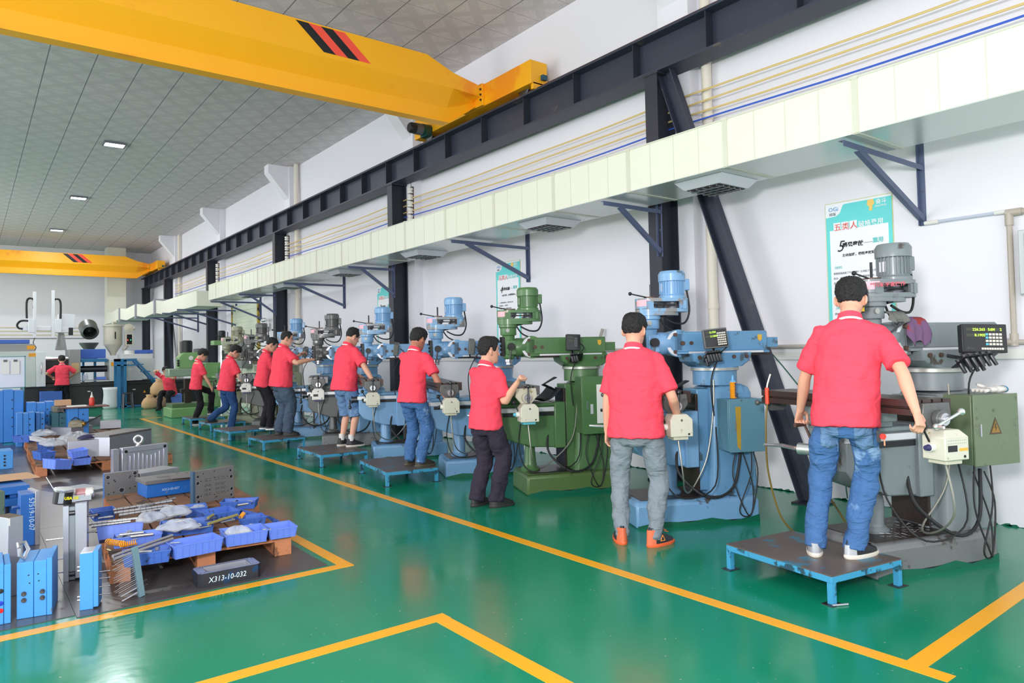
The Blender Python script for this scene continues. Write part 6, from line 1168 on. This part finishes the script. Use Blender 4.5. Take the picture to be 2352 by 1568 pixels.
# material mixer drum and cream hopper
t = thing('mixing_hopper', 'grey tilted mixing drum above a cone left of the cream hopper', 'hopper', (3.22, 27.4, 0)); MB().lathe([(.24, 0), (.28, .02), (.27, .5), (.2, .56), (.24, .03), (.02, .4)], (0, -.1, 2.22), 28, (0, -.75, -.3)).build('drum', DG, t)
t.children[0].location = (0, .35, .38) if t.children else (0, 0, 0)
MB().lathe([(.08, 1.68), (.1, 1.75), (.28, 2.02), (.29, 2.06), (.27, 2.06)], (0, 0, 0), 28).build('cone', DG, t); MB().bb(-.22, .22, -.2, .2, 1.5, 1.68).build('base_block', STB, t); MB().bb(-.2, -.14, -.1, .1, 0, 1.5).bb(.14, .2, -.1, .1, 0, 1.5).build('stand', STB, t)
t = thing('hopper_dryer', 'cream material hopper with a control panel above the white cover', 'hopper', (3.77, 26.3, 0)); MB().lathe([(.08, 1.62), (.1, 1.7), (.26, 1.96), (.27, 2.0), (.27, 2.55), (.3, 2.56), (.3, 2.6), (.27, 2.61), (.05, 2.64)], (0, 0, 0), 32).build('barrel', HC, t); MB().tube([(0, 0, 2.62), (.0, 0, 2.7), (.1, 0, 2.7)], .04).build('inlet', HC, t); MB().bb(.01, .04, -.29, -.26, 2.15, 2.38).build('sight_glass', GLASSY, t)
MB().lathe([(.02, 0), (.14, .02), (.15, .1), (.03, .13)], (.44, -.05, 2.5), 24, (0, -1, 0)).build('blower', HC, t); MB().cyl((.5, -.1, 2.5), (.62, -.1, 2.5), .06).build('blower_motor', HC, t); MB().tube([(.4, 0, 2.3), (.4, 0, 1.9), (.3, 0, 1.78)], .05).build('duct_pipe', HC, t)
cb = MB().bb(.30, .54, -.34, -.2, 1.93, 2.32).build('control_panel', HC, t, bevel=.005); MB().bb(.35, .5, -.344, -.34, 1.97, 2.29).build('panel_face', GLASSY, cb, smooth=False); MB().sph((.375, -.348, 2.11), .016).build('red_lamp', M('lamp_red', (255, 60, 50), .4, 0, 0, emit=3), cb); MB().sph((.46, -.348, 2.11), .014).build('green_lamp', M('lamp_green', (60, 255, 150), .4, 0, 0, emit=2), cb)
tag(MB().lathe([(.14, 0), (.15, .01), (.15, .26), (.14, .26)], n=24).build('white_bucket', WHITE, loc=(4.15, 25.7, 1.505)), 'white bucket standing on the machine cover by the blue stairs', 'bucket')
# blue steps
t = thing('blue_steps', 'blue steel steps leading up to the moulding machine', 'stairs', (0, 24.5, 0))
for y in (0, .55):
    MB().bb(3.62, 3.72, y, y + .04, 0, 1.5).build('post', STB, t); MB().bar((4.12, y + .02, 1.46), (5.28, y + .02, .06), .04, .16, up=(0, 1, 0)).build('stringer', STB, t); MB().bb(3.62, 4.16, y, y + .04, 1.42, 1.5).build('top_rail', STB, t)
    MB().bb(3.8, 3.88, y, y + .04, 0, 1.46).build('post', STB, t)
for i in range(6): MB().bb(4.16 + i * .19, 4.36 + i * .19, .04, .55, 1.3 - i * .225, 1.33 - i * .225).build('tread', STB, t)
MB().bb(3.62, 4.2, 0, .6, 1.28, 1.32).build('landing', STB, t); MB().bb(3.7, 5.2, 0, .05, .02, .07).build('foot_rail', STB, t)
t = thing('white_sack', 'large white woven sack at the foot of the blue steps', 'sack', (3.46, 24.6, 0)); m = MB(); random.seed(4); m.rings([[((.2 + .03 * random.random()) * f * cos(q * pi / 8), .16 * f * sin(q * pi / 8), z) for q in range(16)] for z, f in ((0, .85), (.08, 1.02), (.25, .95), (.42, .9), (.56, .98), (.64, 1.05))]); m.build('sack', M('sack_white', (222, 224, 228), .7, 0, .06, 9, bump=.5, bscale=9), t, ang=180)
t = thing('wooden_stool', 'small dark stool beside the blue steps', 'stool', (3.87, 24.25, 0)); MB().bb(-.14, .14, -.12, .12, .44, .47).build('seat', DSTEEL, t); [MB().bar((x, y, .44), (x * 1.2, y * 1.2, 0), .03, .03).build('leg', DSTEEL, t) for x in (-.11, .11) for y in (-.1, .1)]; MB().bb(-.13, .13, -.115, -.1, .15, .18).build('rung', DSTEEL, t)
for x, y, s_, k in ((4.32, 23.4, .21, 'round brown sack of regrind left of the seated person'), (4.62, 23.5, .2, 'tied brown sack beside the seated person'), (4.62, 23.55, .25, 'upper brown sack lying on the tied one')):
    t = thing('brown_sack', k, 'sack', (x, y, 0 if s_ < .25 else .38), 0, 'brown sacks by the steps'); random.seed(int(x * 100)); m = MB(); m.rings([[(s_ * f * (1 + .12 * random.random()) * cos(q * pi / 8), s_ * .8 * f * sin(q * pi / 8), z * s_ * 2) for q in range(16)] for z, f in ((0, .7), (.15, 1), (.45, 1.0), (.7, .75), (.85, .4), (1, .5))]); m.build('sack', M('sack_brown', (196, 160, 118), .8, 0, .1, 8, bump=.4, bscale=9), t, ang=180)
tag(MB().bb(4.75, 5.1, 22.9, 23.3, 0, .42).build('crate', BIN, bevel=.01), 'blue crate behind the seated person', 'crate')
# green vertical mill and pillar drill
GD = PAINTS['drill']; t = thing('vertical_mill', 'pale green turret mill with black motor at the far end of the row', 'milling machine', (0, 19.1, 0))
MB().bb(4.0, 5.0, 0, .9, 0, .24).build('base', GD, t, bevel=.02); MB().bb(4.05, 4.9, .1, .8, .24, .34).build('tray', M('coolant_tray', (80, 110, 70), .4), t); MB().bb(4.4, 4.55, .35, .5, .24, .95).bb(4.3, 4.5, .3, .45, .6, .7).build('knee_screw', OILY, t); MB().bb(4.85, 5.25, .2, .8, .2, 1.35).build('column', GD, t, bevel=.02)
MB().bb(3.97, 4.62, .1, .55, 1.02, 1.22).build('table', M('table_green', (150, 170, 150), .3, .3, .1), t, bevel=.02); MB().bb(4.62, 5.15, .12, .6, .96, 1.24).build('arm', GD, t, bevel=.01); MB().prism([(4.22, 1.22), (4.7, 1.22), (4.7, 1.62), (4.32, 1.62), (4.22, 1.5)], .15, .5, 'xz').build('head', GD, t, bevel=.015); MB().lathe([(.15, 1.62), (.15, 1.9), (.12, 1.93)], (4.43, .33, 0), 24).build('motor', BLACK, t); MB().lathe([(.055, 0), (.055, .01), (.03, .012)], (4.5, .14, 1.48), 20, (0, -1, 0)).build('dial', WHITE, t); [MB().sph((4.2, .15, z), .03).build('control_knob', BLACK, t) for z in (1.3, 1.36, 1.42)]
t = thing('pillar_drill', 'green headed pillar drill with a dark motor before the fourth steel column', 'drill', (0, 17.5, 0)); MB().cyl((4.83, .2, .1), (4.83, .2, 1.8), .035).build('pillar', CHROME, t); MB().bb(4.6, 4.95, .0, .3, 1.77, 1.88).build('head', GD, t, bevel=.01); MB().lathe([(.075, 1.88), (.085, 1.9), (.085, 2.1), (.06, 2.12)], (4.83, .2, 0), 20).build('motor', BLACK, t); MB().bb(4.6, 5.05, 0, .5, 0, .1).build('base', GD, t, bevel=.01); MB().bb(4.65, 5.0, .0, .4, 1.0, 1.04).build('drill_table', GD, t)
for x0, x1, y0, z0, z1_, k in ((6.3, 6.62, 21.0, 1.15, 1.95, 'tall grey electrical cabinet on the wall behind the pale green mill'), (6.3, 6.6, 26.0, 1.3, 1.8, 'grey electrical box on the wall by the fifth column')):
    o = thing('electrical_cabinet', k, 'electrical box', (0, y0, 0)); MB().bb(x0, x1, 0, .6, z0, z1_).build('housing', M('cabinet_grey', (124, 130, 128), .5, 0, .06), o, bevel=.006); MB().bb(x0 - .008, x0, .03, .57, z0 + .03, z1_ - .03).build('door', M('cabinet_grey', (124, 130, 128), .5, 0, .06), o)
t = thing('emergency_lamp', 'twin headed emergency lamp on the wall beside the shutter', 'lamp', (6.5, 19.6, 2.2)); MB().bb(-.04, .04, -.1, .1, 0, .2).build('battery_box', WHITE, t); [MB().sph((-.03, y, .28), .06).build('lamp_head', CHROME, t) for y in (-.08, .08)]
for z in (2.9, 2.75, 2.6, 2.45): tag(MB().tube([(-6, FY - .05, z), (4.2, FY - .05, z - .02)], .012, 6).build('wall_cable', CY_ if z > 2.5 else BLACK), f'cable strung along the far wall at {"the top" if z == 2.9 else "second height" if z == 2.75 else "third height" if z == 2.6 else "the bottom"} of four', 'cable', 'cables on the far wall')
# small things around the near machines
t = thing('chalk_bottle', 'orange ribbed chalk line bottle with blue nozzle on the blue cabinet', 'bottle', (m2.matrix_basis @ Vector((.02, -.33, 1.046)))); m = MB(); [m.lathe([(.024, z), (.028, z + .006), (.024, z + .012)], n=18) for z in [i * .0125 for i in range(11)]]; m.build('body', M('bottle_orange', (246, 160, 24), .4), t); MB().lathe([(.0265, .01), (.0285, .012), (.0285, .13), (.0265, .132)], n=9).build('label', M('bottle_navy', (34, 48, 96), .4, 0, .3, 50), t); t.children[1].scale = (.6, 1.02, 1) if len(t.children) > 1 else (1, 1, 1); MB().lathe([(.026, .137), (.02, .15), (.01, .155), (.008, .18), (.003, .195)], n=16).build('nozzle', M('nozzle_blue', (110, 180, 230), .4), t)
p = m1.matrix_basis
t = thing('work_glove', 'white cotton glove with blue cuff on the grey green cabinet', 'glove', p @ Vector((.08, -.34, 1.134)), radians(-20)); g = MB(); g.sph((.05, 0, .025), .05, (1.2, .8, .45)); [g.tube([(.0, y, .025), (-.06, y * 1.6, .02)], [.015, .011]) for y in (-.03, -.01, .01, .03)]; g.tube([(.03, .03, .04), (-.01, .05, .06)], [.014, .01]); g.tube([(.08, 0, .025), (.15, 0, .025)], [.038, .04], 12, flat=.6); g.build('glove', M('cotton_white', (222, 218, 212), .9, 0, .1, 20), t, ang=180); MB().tube([(.15, 0, .025), (.16, 0, .025)], [.042, .042], 12, flat=.6).build('cuff', M('cuff_blue', (60, 130, 170), .8), t)
def drape(lab, loc, mat, sx, sz, seed):
    t = thing('shop_rag', lab, 'rag', loc, radians(-18)); random.seed(seed); R_ = []
    for i in range(9):
        u = i / 8; R_.append([(-sx / 2 + sx * j / 10 + .01 * sin(i + j), -.11 - .035 * u + .018 * sin(j * 1.7 + i * .5), .02 - sz * u * (.85 + .15 * sin(j * 1.3))) if u > .25 else (-sx / 2 * .8 + sx * .8 * j / 10, .03 - u * .56, .055 - .14 * u * u + .01 * sin(j * 2)) for j in range(11)])
    m = MB(); m.rings(R_, closed=False, caps=False); o = m.build('cloth', mat, t, ang=180); o.modifiers.new('t', 'SOLIDIFY').thickness = .006; s_ = o.modifiers.new('s', 'SUBSURF'); s_.render_levels = 1; return t
drape('purple and red stained rag hanging over the ram of the nearest mill', p @ Vector((-.23, 0, 1.60)), M('purple_rag', (112, 82, 116), .9, 0, .2, 9, (150, 50, 44), .46, 7), .2, .17, 3)
drape('grey oily cloth over the knuckle of the nearest mill', p @ Vector((-.40, -.0, 1.64)), M('grey_rag', (112, 112, 108), .9, 0, .25, 9), .16, .05, 9)
t = thing('rotary_switch_box', 'black and yellow rotary switch box behind the head of the nearest person', 'switch', p @ Vector((-.68, -.02, 1.74)), radians(-18.5)); MB().bb(-.04, .04, -.05, .05, -.05, .05).build('box', BLACK, t, bevel=.004); MB().bb(-.028, .034, -.054, -.05, -.042, .042).build('yellow_plate', M('switch_yellow', (246, 190, 30), .4), t); MB().cyl((-.008, -.054, 0), (-.008, -.075, 0), .022).build('knob', BLACK, t)
t = thing('coolant_gun', 'orange handled air blow gun hanging on the table end of the nearest mill', 'blow gun', p @ Vector((-.93, .61, 1.07))); MB().tube([(0, -.02, -.02), (.0, -.02, .1)], .015, 10).build('grip', M('gun_orange', (240, 76, 44), .4), t); MB().tube([(.0, -.02, .1), (.01, -.02, .13), (.035, -.03, .2)], .006).build('nozzle', WHITE, t)
MB().tube(sspline([(0, -.02, -.02), (-.03, -.02, -.2), (.02, 0, -.55), (.12, -.05, -.9), (.32, -.15, -1.04), (.55, -.3, -.98), (.4, -.2, -.6), (.5, -.3, -.3)], 6), .007, 8).build('hose', M('amber_hose', (126, 104, 48), .4, 0, .1), t)
tag(MB().tube(sspline([(6.3, 4.2, 1.6), (6.42, 3.9, 1.2), (6.5, 3.5, .6), (6.5, 3.4, .05)], 5), .006).build('green_hose', M('green_hose_mat', (20, 92, 78), .4)), 'thin green hose falling behind the nearest mill table', 'hose')
t = thing('grey_pole', 'grey square pole leaning on the wall behind the green mill', 'pole', (6.25, 7.05, 0)); MB().bar((0, 0, 0), (.33, -.42, 1.75), .035, .035).build('pole', M('pole_grey', (150, 146, 136), .5, .1, .1), t)
t = thing('swarf_pile', 'scattered bright metal swarf on the base tray of the nearest mill', 'swarf', p @ Vector((-.45, -.0, .226))); t['kind'] = 'stuff'; random.seed(9); m = MB()
for i in range(150): x, y, a = random.uniform(-.2, .25), random.uniform(-.2, .2), random.uniform(0, 3); m.box((x, y, .002), (.03 * random.random() + .008, .0012, .0012), rz=a)
m.build('chips', CHROME, t, smooth=False); 
t = thing('socket_panel', 'old power socket panel with a red plug on the wall behind the bright blue mill', 'socket', (6.6, 8.75, 1.28)); MB().bb(-.03, .02, -.12, .12, -.12, .12).build('back_box', M('socket_yellowed', (206, 204, 176), .5), t, bevel=.004); MB().bb(-.05, -.03, -.04, .06, -.02, .07).build('breaker', WHITE, t); MB().cyl((-.05, -.09, -.13), (-.12, -.09, -.15), .025).build('red_plug', M('plug_red', (200, 50, 40), .4), t)
